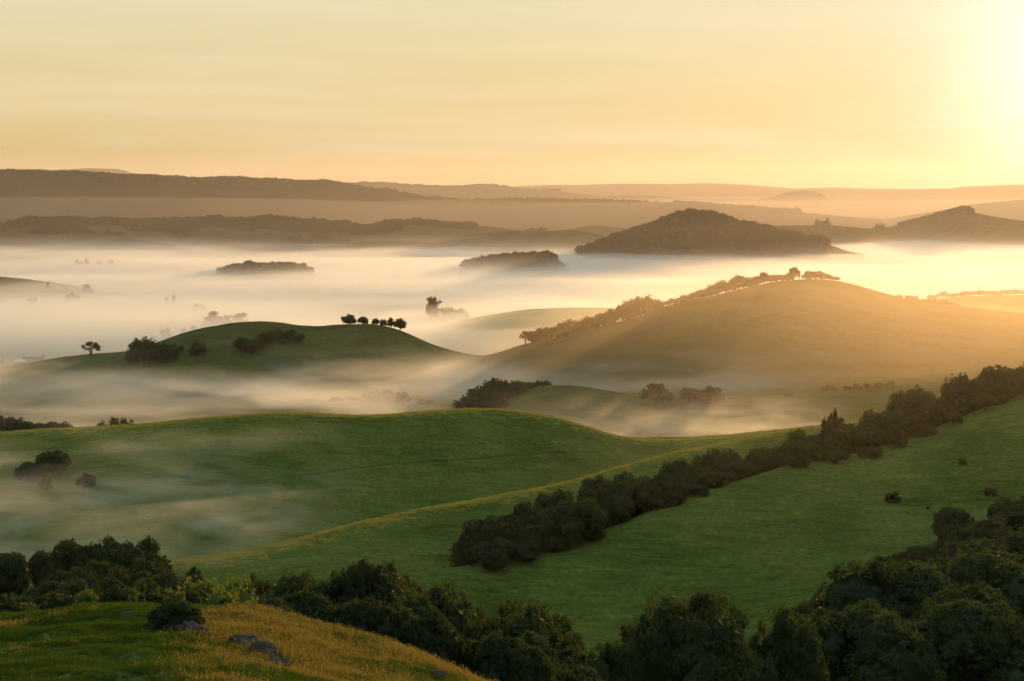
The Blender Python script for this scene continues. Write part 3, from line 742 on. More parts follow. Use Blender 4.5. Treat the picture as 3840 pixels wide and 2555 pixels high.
# --- oak belt along the crest of the near green hill
TOP6 = ([1700, 1751, 1766, 1832, 1906, 2016, 2090, 2200, 2237, 2274, 2348, 2458, 2532, 2600, 2668, 2851, 2909, 2976, 3034, 3134, 3209, 3284, 3309, 3392, 3475, 3559, 3642, 3675, 3725, 3808, 4000, 4300, 4600],
        [2110, 2075, 1970, 1932, 1903, 1873, 1818, 1808, 1792, 1770, 1775, 1765, 1735, 1697, 1674, 1654, 1662, 1616, 1595, 1560, 1545, 1537, 1508, 1466, 1408, 1396, 1383, 1350, 1333, 1323, 1290, 1230, 1210])
LB = ('dark oak at the open-grass edge of the belt along the near green hill', 'dark oak in the middle of the belt along the near green hill', 'dark oak on the far side of the belt along the near green hill')
GB = ('front oaks of the belt', 'middle oaks of the belt', 'far-side oaks of the belt')
px = 1772.0
while px < 3980:
    r6 = lineD(R6, px)
    top = float(np.interp(px, *TOP6))
    wide = 1.0
    for row, off in enumerate((float(rng.uniform(-8, -3)) - (4.0 if px > 2800 else 0.0), float(rng.uniform(0, 6)), float(rng.uniform(11, 18)), float(rng.uniform(21, 30)))):
        pj = px + float(rng.uniform(-38, 38)) + row * 10
        D = r6 + off
        t = float(np.interp(pj, *TOP6)) - 10
        bot = HOR + (ZC - gz(px2x(pj, D), D)) / D * F
        zt = py2z(t + (3 - row) * 0.24 * (bot - t) * rng.uniform(0.75, 1.15) + rng.uniform(-3, 14), D)
        h = zt - gz(px2x(pj, D), D)
        if h < 2.5: continue
        h = min(h, 19.0)
        wd = min(max(h * rng.uniform(1.0, 1.35), 6.5), 12.5)
        plant(pj, D, h, wd, 'mid_dome' if rng.random() < 0.5 else 'mid_broad', LB[min(row, 2)], GB[min(row, 2)])
    px += float(rng.uniform(85, 120))
# rounder oaks standing out in front of the belt
plant_px(2175, 2048, 185, 215, 'mid_dome', 'round dark oak standing out in front of the belt on the near green hill', None, 230)
plant_px(1985, 2085, 105, 105, 'mid_broad', 'small bright-topped oak at the front edge of the belt', None, 230)
plant_px(1762, 2122, 70, 60, 'mid_dome', 'small oak at the downhill tip of the belt on the near green hill', None, 230)
plant_px(2380, 1940, 150, 170, 'mid_dome', 'tall round oak with a gold-lit top in the middle of the belt', None, 230)
for q in ((3090, 60, 30), (3128, 90, 40)):
    D = lineD(R6, q[0]) + 22
    plant(q[0], D, py2z(1578 if q[0] < 3100 else 1556, D) - gz(px2x(q[0], D), D), q[2] * D / F * 0.9, 'mid_tall', 'slender pointed tree rising from the oak belt', 'pointed trees rising from the oak belt', 'slender_tree')
# small bushes on the open face of the near green hill
for q, lab in (((3612, 1745, 32, 42), 'low dark bush high on the open face of the near green hill'), ((3352, 1882, 38, 70), 'wide flat bush on the open face of the near green hill'),
               ((3480, 1911, 14, 18), 'tiny bush on the open face of the near green hill'), ((3712, 1862, 42, 58), 'dark bush at the edge of the gully wood')):
    plant_px(q[0], q[1], q[2], q[3], 'shrub', lab, None, 290, name='bush', cat='bush')

# --- wood in the gully on the near slope, to the side of the near green hill
TOPR = ([2900, 2976, 3026, 3159, 3251, 3292, 3342, 3467, 3525, 3567, 3600, 3725, 3840, 4300, 5000], [2430, 2352, 2276, 2234, 2134, 2101, 2060, 2034, 1985, 1943, 1898, 1872, 1855, 1800, 1760])
LG = ('oak at the upper edge of the gully wood against the open grass', 'dark oak deep within the wood filling the gully below the near green hill')
GG = ('edge oaks of the gully wood', 'inner oaks of the gully wood')
D = 96.0
while D < 306:
    step = 5.2 + D * 0.012
    lo = 3260 if D < 150 else 3000
    pxs = np.arange(lo, 3990, step / D * F * 1.05)
    for p in pxs:
        pj = p + rng.uniform(-0.4, 0.4) * step / D * F
        Dj = D + rng.uniform(-2.5, 2.5)
        x = px2x(pj, Dj)
        g = gz(x, Dj)
        lim = py2z(float(np.interp(pj, *TOPR)), Dj)
        h = min(float(rng.uniform(7.5, 11.5)), lim - g)
        if h < 3.0: continue
        if HOR + (ZC - g - h) / Dj * F > 2640: continue
        near = Dj < 150
        plant(pj, Dj, h, max(h * rng.uniform(0.95, 1.3), 5.0), ('near_dome' if rng.random() < 0.5 else 'near_oak') if near else ('mid_dome' if rng.random() < 0.7 else 'mid_broad'), LG[int(h < lim - g - 0.01)], GG[int(h < lim - g - 0.01)])
    D += step * 1.25
D = 215.0
# --- big oak below the viewpoint, with its neighbours
plant(2610, 74, py2z(2236, 74) - gz(px2x(2610, 74), 74) + 0.3, 10.6, 'big_oak_broad', 'large round dark oak with gold-rimmed top below the grassy mound', None, 'oak_tree')
plant(2905, 78, py2z(2312, 78) - gz(px2x(2905, 78), 78), 5.6, 'near_dome', 'shoulder oak joined to the large round oak, its rim lit gold', None, 'oak_tree')
plant(3660, 150, py2z(2055, 150) - gz(px2x(3660, 150), 150), 7.6, 'near_grey', 'pale grey-green oak with frosted top in the gully wood', None, 'oak_tree')
plant(2300, 70, py2z(2440, 70) - gz(px2x(2300, 70), 70), 3.4, 'near_dome', 'lower oak beside the large round oak, close under the mound', None, 'oak_tree')
# --- wood behind the grassy mound
TOPN = ([820, 880, 950, 1033, 1127, 1220, 1267, 1346, 1416, 1481, 1593, 1663, 1710, 1780, 1873, 1960, 2053, 2127, 2193, 2260], [2225, 2190, 2160, 2122, 2120, 2118, 2145, 2162, 2183, 2190, 2214, 2256, 2292, 2322, 2298, 2306, 2336, 2373, 2404, 2430])
LN = ('low black-green oak of the thicket hugging the edge of the grassy mound', 'black-green oak in the middle of the thicket below the grassy mound', 'tall black-green oak at the back of the thicket, rising against the green hill')
GN_ = ('mound-edge oaks of the thicket', 'middle oaks of the thicket', 'tall back oaks of the thicket')
px = 880.0
while px < 2240:
    for row, D in enumerate((62 + rng.uniform(-2, 3), 76 + rng.uniform(-3, 3), 92 + rng.uniform(-3, 4))):
        pj = px + rng.uniform(-30, 30) + row * 22
        zt = py2z(float(np.interp(pj, *TOPN)) + (2 - row) * rng.uniform(30, 60) + rng.uniform(-6, 22), D)
        g = gz(px2x(pj, D), D)
        h = min((zt - g) * 1.06, 14.5)
        if h < 2.0: continue
        plant(pj, D, h, min(max(h * rng.uniform(0.7, 1.0), 3.4), 7.2), 'near_dome' if rng.random() < 0.5 else 'near_oak', LN[row], GN_[row])
    px += float(rng.uniform(95, 135))
plant(770, 64, py2z(2165, 64) - gz(px2x(770, 64), 64), 3.7, 'near_bright', 'bright yellow-green bushy tree catching sun behind the mound', None, 'bushy_tree')
plant(900, 72, py2z(2152, 72) - gz(px2x(900, 72), 72), 3.2, 'near_bright', 'taller fresh green tree beside the black-green thicket', None, 'bushy_tree')
# --- dark wood in the hollow
LH = 'dark oak in the hollow between the grassy mound and the misty hill'
for row, (D, p0, p1, t0) in enumerate(((196, 130, 640, 2190), (222, 170, 700, 2152), (250, 180, 740, 2118), (272, 210, 720, 2095))):
    p = p0
    while p < p1:
        pj = p + rng.uniform(-15, 15)
        e = abs((pj - (p0 + p1) / 2) / ((p1 - p0) / 2))
        zt = py2z(t0 + 40 * e ** 3 + rng.uniform(-12, 22), D + 0.0)
        g = gz(px2x(pj, D), D)
        h = min(max(zt - g, 4.0), 14.5)
        plant(pj, D + rng.uniform(-4, 4), h, rng.uniform(8.0, 11.5), 'mid_broad' if rng.random() < 0.6 else 'mid_dome', LH, 'oaks in the dark hollow')
        p += rng.uniform(95, 140)
for i, q in enumerate(((-60, 2060), (35, 2062), (165, 2068), (255, 2004), (330, 2030), (402, 2010), (470, 2030), (528, 2014), (575, 2060))):
    D = 318 + rng.uniform(-6, 8)
    zt = py2z(q[1], D); g = gz(px2x(q[0], D), D)
    plant(q[0], D, zt - g, rng.uniform(8.0, 10.0), 'mid_dome', 'mist-greyed oak in the clump at the foot of the broad green hill', 'misty oaks at the hill foot')
plant_px(722, 2165, 38, 60, 'shrub', 'small round dark bush beside the hollow wood', None, 240, name='bush', cat='bush')
# --- bushes just over the mound's crest
LBU = 'leafy sunlit green bush along the edge of the grassy mound'
for px_, top, wpx in ((20, 2290, 90), (95, 2318, 70), (150, 2300, 80), (205, 2282, 90), (262, 2276, 85), (318, 2270, 90), (372, 2262, 80), (425, 2246, 100), (300, 2288, 60), (180, 2312, 60), (505, 2236, 90), (560, 2240, 90), (610, 2222, 90), (655, 2230, 80), (-70, 2290, 110), (-160, 2280, 110), (470, 2262, 70)):
    D = 51.5 + rng.uniform(-1.2, 3.0)
    zt = py2z(top - 28, D); g = gz(px2x(px_, D), D)
    plant(px_, D, max(zt - g, 0.6), wpx / F * D * 1.25, 'bright_shrub' if rng.random() < 0.75 else 'shrub', LBU, 'bushes along the mound edge', 'bush', 'bush')
LDB = 'dark bush mixed into the bushes behind the grassy mound'
for px_, top, wpx in ((10, 2256, 110), (80, 2274, 90), (140, 2262, 90), (230, 2270, 80), (700, 2235, 90), (820, 2262, 110), (890, 2275, 100)):
    D = 56 + rng.uniform(-1, 3)
    zt = py2z(top - 15, D); g = gz(px2x(px_, D), D)
    plant(px_, D, max(zt - g, 0.8), wpx / F * D * 1.25, 'shrub', LDB, 'dark bushes behind the mound', 'bush', 'bush')
plant_px(655, 2350, 92, 240, 'mound_bush', 'low black domed bush on the crown of the grassy mound beside a rock', None, 25, name='bush', cat='bush')

# --- broad green hill
plant_px(112, 1806, 78, 110, 'mid_broad', 'leaning dark oak lower in the pair on the broad green hill', None, 380)
plant_px(200, 1778, 92, 150, 'mid_broad', 'larger dark oak higher in the pair on the broad green hill', None, 380)
plant_px(172, 1836, 54, 58, 'shrub', 'dull green bush below the pair of oaks', None, 380, name='bush', cat='bush')
plant_px(325, 1825, 60, 82, 'shrub', 'single round green bush on the broad green hill', None, 380, name='bush', cat='bush')
for p in (-60, 0, 55, 110, 165, 215, 250):
    D = 545 + rng.uniform(-10, 20)
    zt = py2z(1548 + (p - 20) * (0.2 if p > 20 else 0) + rng.uniform(-3, 12), D)
    plant(p, D, max(zt - gz(px2x(p, D), D), 4), rng.uniform(8, 11), 'far_broad', 'green oak in the row behind the shoulder of the broad green hill', 'oaks behind the broad hill')
for p, t in ((385, 1566), (430, 1559), (475, 1563)):
    D = 590
    plant(p, D, py2z(t, D) - gz(px2x(p, D), D), 7.5, 'far_broad', 'fog-paled oak clump just over the crest of the broad green hill', 'pale oaks over the crest')
for p, t in ((640, 1535), (720, 1532), (800, 1538), (880, 1530), (960, 1528), (1030, 1512), (1100, 1510), (1180, 1500), (1260, 1488), (1320, 1482), (1390, 1470), (1450, 1456), (1510, 1464), (1565, 1480), (1598, 1500)):
    D = 840 + rng.uniform(-15, 25)
    plant(p, D, py2z(t + rng.uniform(-3, 6), D) - gz(px2x(p, D), D), rng.uniform(9, 13), 'far_broad', 'tree dissolving into golden fog between the broad green hill and the lone-tree hill', 'trees in the near fog bank')
# --- knoll
LK = 'oak in the tall clump on the flank of the misty knoll'
for p, t, o in ((1752, 1478, -20), (1790, 1440, -14), (1835, 1418, -12), (1870, 1411, -8), (1905, 1425, -6), (1938, 1445, 0), (1958, 1462, 6), (1810, 1470, -30), (1860, 1460, -30)):
    D = 745 + o
    h = py2z(t, D) - gz(px2x(p, D), D)
    plant(p, D, max(h, 5), rng.uniform(11, 14.5), 'far_dome', LK, 'oaks on the flank of the misty knoll')
for p, t in ((1990, 1432), (2020, 1425), (2048, 1426)):
    D = 790
    plant(p, D, py2z(t, D) - gz(px2x(p, D), D), 6, 'far_broad', 'pale hazy oak peeping over the misty knoll', 'pale oaks over the knoll')
plant(2462, 740, 10.4, 16.5, 'far_broad', 'broad spreading oak standing alone beside the misty knoll', None, z=gz(px2x(2462, 740), 740))
plant(2582, 750, 7.8, 10.5, 'far_broad', 'smaller oak between the two spreading oaks beyond the knoll', None)
plant(2662, 738, 8.8, 19.0, 'far_broad', 'wide low spreading oak nearest the fence beyond the knoll', None)
for q, lab in (((2957, 1488, 14, 44), 'low reddish bush on the pale meadow ridge'), ((3112, 1466, 22, 70), 'rounded reddish bush further up the pale meadow ridge')):
    plant_px(q[0], q[1], q[2], q[3], 'far_shrub', lab, None, 700, name='bush', cat='bush')
for p in (3185, 3215, 3245, 3280, 3310, 3340):
    D = lineD(R3, p) + 12
    plant(p, D, rng.uniform(3.2, 4.6), rng.uniform(5, 7), 'far_shrub', 'shrub in the low reddish hedge line on the pale meadow ridge', 'shrubs in the meadow hedge line', 'shrub', 'bush')
# --- lone-tree hill
plant_px(340, 1336, 56, 76, 'far_umbrella', 'lone umbrella-shaped tree with bare stems on the hill shoulder', None, 900)
for q in ((520, 1362, 92, 85), (560, 1360, 100, 90), (605, 1360, 88, 90), (640, 1358, 78, 70), (492, 1364, 52, 60), (585, 1368, 60, 80)):
    plant_px(*q, 'far_dome', 'oak in the big dark clump on the lone-tree hill', 'oaks of the big dark clump', 850)
plant_px(680, 1324, 34, 22, 'far_dome', 'narrow upright bush between the clumps on the lone-tree hill', None, 850, name='bush', cat='bush')
plant_px(741, 1334, 58, 70, 'far_dome', 'single round oak beside the narrow upright bush', None, 850)
for q in ((905, 1312, 52, 60), (945, 1326, 62, 75), (985, 1305, 62, 70), (1020, 1290, 50, 60), (1050, 1284, 52, 60), (1090, 1284, 56, 60), (1118, 1290, 48, 50)):
    plant_px(*q, 'far_dome', 'oak in the ragged clump under the summit of the lone-tree hill', 'oaks of the ragged clump', 850)
for q in ((1310, 1215, 48, 64), (1361, 1215, 38, 52), (1409, 1217, 32, 36), (1438, 1222, 34, 34)):
    plant_px(*q, 'far_broad', 'wind-shaped oak in the row on the brow of the lone-tree hill', 'oaks on the brow', 1000, D=1066, sink=0.12)
for q in ((1469, 1230, 42, 40), (1500, 1240, 50, 52)):
    plant_px(*q, 'far_dome', 'dense oak at the end of the row on the brow', 'dense oaks at the end of the brow', 1000, D=1064)
# --- tree line on the large golden hill
LS = 'oak in the line climbing the large golden hill'
plant_px(1972, 1298, 54, 62, 'far_umbrella', 'leaning umbrella oak at the lower end of the line on the golden hill', None, D=1090)
px = 2005.0
while px < 2465:
    h = float(np.interp(px, [1990, 2040, 2100, 2160, 2260, 2310, 2350, 2400, 2440, 2465], [48, 54, 63, 60, 50, 76, 82, 84, 72, 45]))
    for o in (-5, 8):
        pj = px + rng.uniform(-9, 9); D = float(np.interp(pj, PXG, R1[0])) + o
        hh = (h + rng.uniform(-7, 5)) * D / F
        plant(pj, D, hh, rng.uniform(10, 14.5), 'far_dome', LS, 'oaks climbing the golden hill', sink=0.10)
    px += rng.uniform(24, 36)
for p, h in ((2478, 20), (2500, 18), (2525, 22), (2550, 20), (2575, 24), (2600, 26), (2620, 34), (2645, 36), (2668, 44), (2695, 46), (2722, 48), (2745, 46), (2768, 54), (2790, 50), (2815, 34), (2840, 38), (2868, 44), (2890, 36), (2912, 26), (2935, 26), (2955, 30), (3022, 20), (3040, 34), (3065, 32), (3090, 24), (3112, 24), (3130, 16)):
    D = float(np.interp(p, PXG, R1[0])) + 4
    plant(p, D, h * D / F * 1.08, rng.uniform(7, 12) * (0.6 + h / 60), 'far_dome', 'oak in the row along the summit of the large golden hill', 'oaks along the golden summit', sink=0.10)
plant(2978, float(np.interp(2978, PXG, R1[0])) + 2, 10.8, 11.5, 'far_broad', 'tallest round oak in the row on the golden summit', None)
for p, t in ((3352, 1103), (3372, 1102), (3400, 1105), (3418, 1100), (3440, 1108), (3465, 1117), (3485, 1116), (3510, 1118), (3530, 1120), (3555, 1124), (3575, 1132), (3592, 1140)):
    D = float(np.interp(p, PXG, R1[0])) + 45
    plant(p, D, max(py2z(t, D) - gz(px2x(p, D), D), 3), rng.uniform(6, 9), 'far_dome', 'oak peeping over the far shoulder of the large golden hill', 'oaks over the golden shoulder')
for p in np.arange(3500, 3990, 34):
    D = float(np.interp(p, PXG, R0[0])) + rng.uniform(-12, 10)
    plant(float(p), D, rng.uniform(5, 8), rng.uniform(14, 20), 'far_dome', 'ghostly tree on the pale rise behind the large golden hill', 'ghostly trees on the pale rise')
# --- trees standing in the fog sea
def sea_tree(p, t, D, wpx, key, lab, grp, name='tree', zb=2.0):
    plant(p, D, py2z(t, D) - zb, wpx * D / F, key, lab, grp, name, z=zb)
LF = 'tall eucalyptus half drowned in the fog behind the lone-tree hill'
for p, t, wp in ((800, 1163, 60), (845, 1180, 60), (890, 1170, 70), (920, 1184, 50), (770, 1192, 50)):
    sea_tree(p, t + 8, 1560 + rng.uniform(-20, 20), wp, 'far_euc' if wp > 55 else 'far_broad', LF, 'drowned eucalyptus behind the hill', 'eucalyptus_tree')
LF2 = 'spindly sapling fading into the fog by the hill edge'
for p, t in ((610, 1228), (630, 1222), (690, 1225), (726, 1215), (575, 1250)):
    sea_tree(p, t + 8, 1480, 24, 'far_euc', LF2, 'spindly fog saplings', 'sapling')
sea_tree(1630, 1120, 1640, 62, 'far_euc', 'tall eucalyptus with open crown above the fog', None, 'eucalyptus_tree')
sea_tree(1612, 1128, 1650, 40, 'far_umbrella', 'leaning companion of the tall open eucalyptus', None, 'eucalyptus_tree')
for p, t in ((1680, 1148), (1710, 1146), (1735, 1160)):
    sea_tree(p, t, 1660, 70, 'far_dome', 'fog-veiled round tree beside the tall eucalyptus', 'veiled trees by the eucalyptus')
for p, t, D, wp in ((325, 1064, 2080, 48), (265, 1092, 1950, 50), (285, 1100, 1960, 40), (115, 1116, 1900, 40), (130, 1112, 1900, 30), (5, 1114, 1900, 40), (625, 1112, 1900, 30), (652, 1103, 1900, 26), (735, 1134, 1800, 40), (760, 1140, 1800, 30), (178, 1056, 2080, 26)):
    sea_tree(p, t, D, wp, 'far_broad', 'small tree poking out of the open fog sea', 'small trees in the fog sea')
for p, t in ((292, 972), (325, 970), (375, 976), (415, 973)):
    sea_tree(p, t, 2900, 32, 'far_dome', 'faint tree ghost far out in the fog sea', 'faint tree ghosts')
for p, t, D, wp in ((3085, 805, 4500, 62), (3300, 825, 4450, 46)):
    sea_tree(p, t, D, wp, 'far_dome', 'huge hazy tree silhouette behind the golden flat-topped hill', 'hazy tree silhouettes', zb=3)

# ---------------------------------------------------------------- geometry-node scatter for uncountable masses
def scatter(name, label, pts, rotz, scl, idx, protos, extra=None):
    me = bpy.data.meshes.new(name)
    me.vertices.add(len(pts)); me.vertices.foreach_set('co', np.asarray(pts, np.float32).ravel())
    for nm, typ, arr in (('rotz', 'FLOAT', rotz), ('scl', 'FLOAT', scl), ('pick', 'INT', idx)):
        a = me.attributes.new(nm, typ, 'POINT')
        a.data.foreach_set('value', np.asarray(arr, np.int32 if typ == 'INT' else np.float32))
    o = obj(name, me)
    tag(o, label, None, None, 'stuff')
    coll = bpy.data.collections.new(name + '_pieces')
    for i, p in enumerate(protos):
        po = bpy.data.objects.new('%s_piece_%02d' % (name, i), p)
        coll.objects.link(po)
    ng = bpy.data.node_groups.new(name + '_scatter', 'GeometryNodeTree')
    ng.interface.new_socket('Geometry', in_out='INPUT', socket_type='NodeSocketGeometry')
    ng.interface.new_socket('Geometry', in_out='OUTPUT', socket_type='NodeSocketGeometry')
    N, L = ng.nodes, ng.links
    gi, go = N.new('NodeGroupInput'), N.new('NodeGroupOutput')
    ci = N.new('GeometryNodeCollectionInfo'); ci.inputs[0].default_value = coll; ci.inputs[1].default_value = True; ci.inputs[2].default_value = True
    ip = N.new('GeometryNodeInstanceOnPoints'); ip.inputs['Pick Instance'].default_value = True
    def attr(nm, typ):
        a = N.new('GeometryNodeInputNamedAttribute'); a.data_type = typ; a.inputs[0].default_value = nm
        return a.outputs[0]
    cb = N.new('ShaderNodeCombineXYZ')
    L.new(attr('rotz', 'FLOAT'), cb.inputs[2])
    L.new(gi.outputs[0], ip.inputs['Points']); L.new(ci.outputs[0], ip.inputs['Instance'])
    L.new(attr('pick', 'INT'), ip.inputs['Instance Index']); L.new(cb.outputs[0], ip.inputs['Rotation'])
    L.new(attr('scl', 'FLOAT'), ip.inputs['Scale'])
    L.new(ip.outputs[0], go.inputs[0])
    md = o.modifiers.new('scatter', 'NODES'); md.node_group = ng
    return o

def forest(key, label, keepf, spacing, hmin, hmax, seed, name='forest'):
    px, t, Dd, Z, X = FAR[key]
    r = np.random.default_rng(seed)
    area = []
    nr, ncl = Dd.shape
    pts = []
    n = int((X.max() - X.min()) * (Dd.max() - Dd.min()) / spacing ** 2)
    a = r.uniform(0, nr - 1.001, n); b = r.uniform(0, ncl - 1.001, n)
    i, j = a.astype(int), b.astype(int); fa, fb = a - i, b - j
    def s(A): return (A[i, j] * (1 - fb) + A[i, j + 1] * fb) * (1 - fa) + (A[i + 1, j] * (1 - fb) + A[i + 1, j + 1] * fb) * fa
    x, d, z = s(X), s(Dd), s(Z)
    tt = np.interp(a, np.arange(nr), t)
    pp = np.interp(b, np.arange(ncl), px)
    k = keepf(pp, tt, x, d, z)
    x, d, z = x[k], d[k], z[k]
    h = r.uniform(hmin, hmax, len(x)) * (1.0 + 0.55 * fbm(x / 38.0, d / 38.0, 2, seed + 400))
    protos = [m for m, _ in PROTO['far_dome']] + [m for m, _ in PROTO['far_broad']]
    return scatter(name, label, np.stack([x, d, z - 0.12 * h], 1), r.uniform(0, 6.28, len(x)), h, r.integers(0, len(protos), len(x)), protos)
forest('M3', 'dense wood cloaking the dark knoll above the fog', lambda p, t, x, d, z: (t > -0.8) & (t < 0.35) & (z > 8) & ~((p > 2570) & (p < 2760) & (t < -0.45)) & (p < 3100), 11, 7, 18, 71)
forest('M1', 'oak woods along the ridge behind the fog', lambda p, t, x, d, z: (t > -0.85) & (t < 0.25) & (z > 12) & (fbm(x / 230.0, d / 230.0, 3, 77) + 1.1 * (t > -0.14) + 0.6 * (t > -0.3) - 1.4 * (p > 1500) > 0.30), 14, 7, 18, 72)
forest('L1', 'distant woodland on the long far ridge', lambda p, t, x, d, z: (t > -0.30) & (t < 0.06) & (fbm(x / 300.0, d / 300.0, 3, 79) + np.interp(t, [-0.3, -0.08], [0.0, 1.6]) > 0.5) & (p > -200) & (p < 3000), 20, 6, 20, 73)
forest('I1', 'treetops of the long islet in the fog', lambda p, t, x, d, z: (z > 12) & (t > -0.6) & (t < 0.3) & (fbm(x / 60.0, d / 60.0, 2, 31) > -0.35) & (p > 640) & (p < 1170), 11, 4, 15, 74)
forest('I2', 'treetops of the small islet in the fog', lambda p, t, x, d, z: (z > 12) & (t > -0.6) & (t < 0.3) & (fbm(x / 60.0, d / 60.0, 2, 33) > -0.3) & (p < 2080), 11, 4, 15, 75)
forest('M4', 'scrub on the golden flat-topped hill', lambda p, t, x, d, z: (np.abs(t) < 0.25) & (p > 3370) & (p < 3650), 11, 5, 9, 76, 'scrub')
forest('L2', 'conifers on the hazy skyline', lambda p, t, x, d, z: (np.abs(t) < 0.04) & (p > 1250) & (p < 2100), 22, 12, 22, 78)

# ---------------------------------------------------------------- grass
def mat_grass(name, c1, c2, c3, transl, tcol):
    m, t = new_mat(name)
    geo = t.n('ShaderNodeNewGeometry')
    oi = t.n('ShaderNodeObjectInfo')
    nz = t.n('ShaderNodeTexNoise', {'Vector': geo.outputs['Position'], 'Scale': 0.12, 'Detail': 5.0, 'Roughness': 0.65})
    f = t.math('ADD', t.math('ADD', t.math('MULTIPLY', nz.outputs[0], 0.65), t.math('MULTIPLY', oi.outputs['Random'], 0.15)), t.math('MULTIPLY', geo.outputs['Random Per Island'], 0.25))
    col = t.ramp(f, [(0.3, c1), (0.55, c2), (0.85, c3)])
    df = t.n('ShaderNodeBsdfDiffuse', {'Color': col})
    tr = t.n('ShaderNodeBsdfTranslucent', {'Color': tuple(tcol) + (1,)})
    mx = t.n('ShaderNodeMixShader', {0: transl, 1: df.outputs[0], 2: tr.outputs[0]})
    t.n('ShaderNodeOutputMaterial', {0: mx.outputs[0]})
    return m
M_GREEN = mat_grass('green_grass', (0.016, 0.050, 0.008), (0.030, 0.076, 0.012), (0.055, 0.100, 0.018), 0.4, (0.09, 0.14, 0.014))
M_GOLD = mat_grass('dry_grass', (0.065, 0.055, 0.015), (0.115, 0.094, 0.025), (0.19, 0.142, 0.043), 0.5, (0.32, 0.235, 0.05))
M_RIMTURF = mat_grass('crest_rim_turf', (0.075, 0.115, 0.022), (0.125, 0.170, 0.034), (0.19, 0.205, 0.050), 0.42, (0.44, 0.42, 0.09))  # brighter than the hill grass: sunlight on the crests put into the colour

def blades(r, n, rad_, h0, h1, wd, lean, seg=2, head=0.0):
    V, Fq, Ft, off = [], [], [], 0
    for i in range(n):
        a, q = r.uniform(0, 6.283), rad_ * r.uniform(0, 1) ** 0.5
        b = np.array((q * math.cos(a), q * math.sin(a), -0.03)); h = r.uniform(h0, h1)
        az = r.uniform(0, 6.283); ln = r.uniform(0.2, 1.0) * lean * h
        dr = np.array((math.cos(az), math.sin(az), 0)); sd_ = np.array((-math.sin(az + r.normal() * 0.6), math.cos(az), 0))
        ww = wd * r.uniform(0.6, 1.3)
        pts = [b, b + dr * ln * 0.25 + np.array((0, 0, h * 0.55)), b + dr * ln + np.array((0, 0, h))]
        V += [pts[0] - sd_ * ww, pts[0] + sd_ * ww, pts[1] - sd_ * ww * 0.8, pts[1] + sd_ * ww * 0.8, pts[2]]
        Fq.append((off, off + 1, off + 3, off + 2)); Ft.append((off + 2, off + 3, off + 4)); off += 5
        if head and r.random() < head:
            tip = pts[2]; e = dr * 0.3 + np.array((0, 0, 1.0)); hs = 0.035 * r.uniform(0.7, 1.3)
            V += [tip - e * hs * 0.4, tip - sd_ * wd * 2.4 + e * hs * 0.4, tip + e * hs * 1.2, tip + sd_ * wd * 2.4 + e * hs * 0.4]
            Fq.append((off, off + 1, off + 2, off + 3)); off += 4
    return np.array(V), np.array(Fq), np.array(Ft)
gr = np.random.default_rng(11)
def tuft(mat, *a, **k):
    v, q, t = blades(gr, *a, **k)
    return mesh_np('tuft', v, [q, t], mat)
green_t = [tuft(M_GREEN, 30, 0.17, 0.06, 0.20, 0.006, 0.7) for _ in range(5)]
gold_t = [tuft(M_GOLD, 22, 0.17, 0.08, 0.23, 0.004, 0.6, head=0.25) for _ in range(5)]
n = 80000
gd = np.sqrt(gr.uniform(24.0 ** 2, 60.0 ** 2, n)); gp = gr.uniform(-500, 2250, n)
gx = (gp - CX) / F * gd
gzv = gz_arr(gx, gd)
nz = fbm(gx / 2.6, gd / 1.9, 4, 91)
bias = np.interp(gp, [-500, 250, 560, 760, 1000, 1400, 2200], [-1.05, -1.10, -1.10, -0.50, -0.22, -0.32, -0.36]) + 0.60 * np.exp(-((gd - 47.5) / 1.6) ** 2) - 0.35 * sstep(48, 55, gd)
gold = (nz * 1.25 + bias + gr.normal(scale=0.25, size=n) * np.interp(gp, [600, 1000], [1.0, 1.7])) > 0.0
# patches of shorter turf leave hummocks
hum = 0.75 + 0.5 * fbm(gx / 1.1, gd / 0.8, 2, 93)
keepg = gr.random(n) < np.where(gold, 0.95, 0.85)
for rp, rq, rw in ((712, 2362, 62), (905, 2402, 56), (985, 2440, 50), (1035, 2488, 48), (655, 2345, 85)):
    rd = hitD(rp, rq, 25)
    keepg &= np.hypot(gx - px2x(rp, rd), (gd - rd) * 0.8) > rw / F * rd
pts = np.stack([gx, gd, gzv - 0.01], 1)
kg = keepg & ~gold; kd = keepg & gold
scatter('grass', 'short green grass over the near mound', pts[kg], gr.uniform(0, 6.28, kg.sum()), hum[kg] * gr.uniform(0.8, 1.25, kg.sum()), gr.integers(0, 5, kg.sum()), green_t)
scatter('dry_grass', 'golden dry seeding grass over the near mound', pts[kd], gr.uniform(0, 6.28, kd.sum()), gr.uniform(0.65, 1.1, kd.sum()), gr.integers(0, 5, kd.sum()), gold_t)

def turf_patch(seed, size, nt):
    r = np.random.default_rng(seed)
    V, Q, T, off = [], [], [], 0
    for i in range(nt):
        v, q, t = blades(r, 4, 0.18, 0.12, 0.36, 0.045, 0.7)
        v = v * r.uniform(0.7, 1.3) + np.array((r.uniform(-size, size), r.uniform(-size, size), 0))
        V.append(v); Q.append(q + off); T.append(t + off); off += len(v)
    return mesh_np('turf', np.concatenate(V), [np.concatenate(Q), np.concatenate(T)], M_RIMTURF)
patches = [turf_patch(200 + i, 1.7, 40) for i in range(6)]
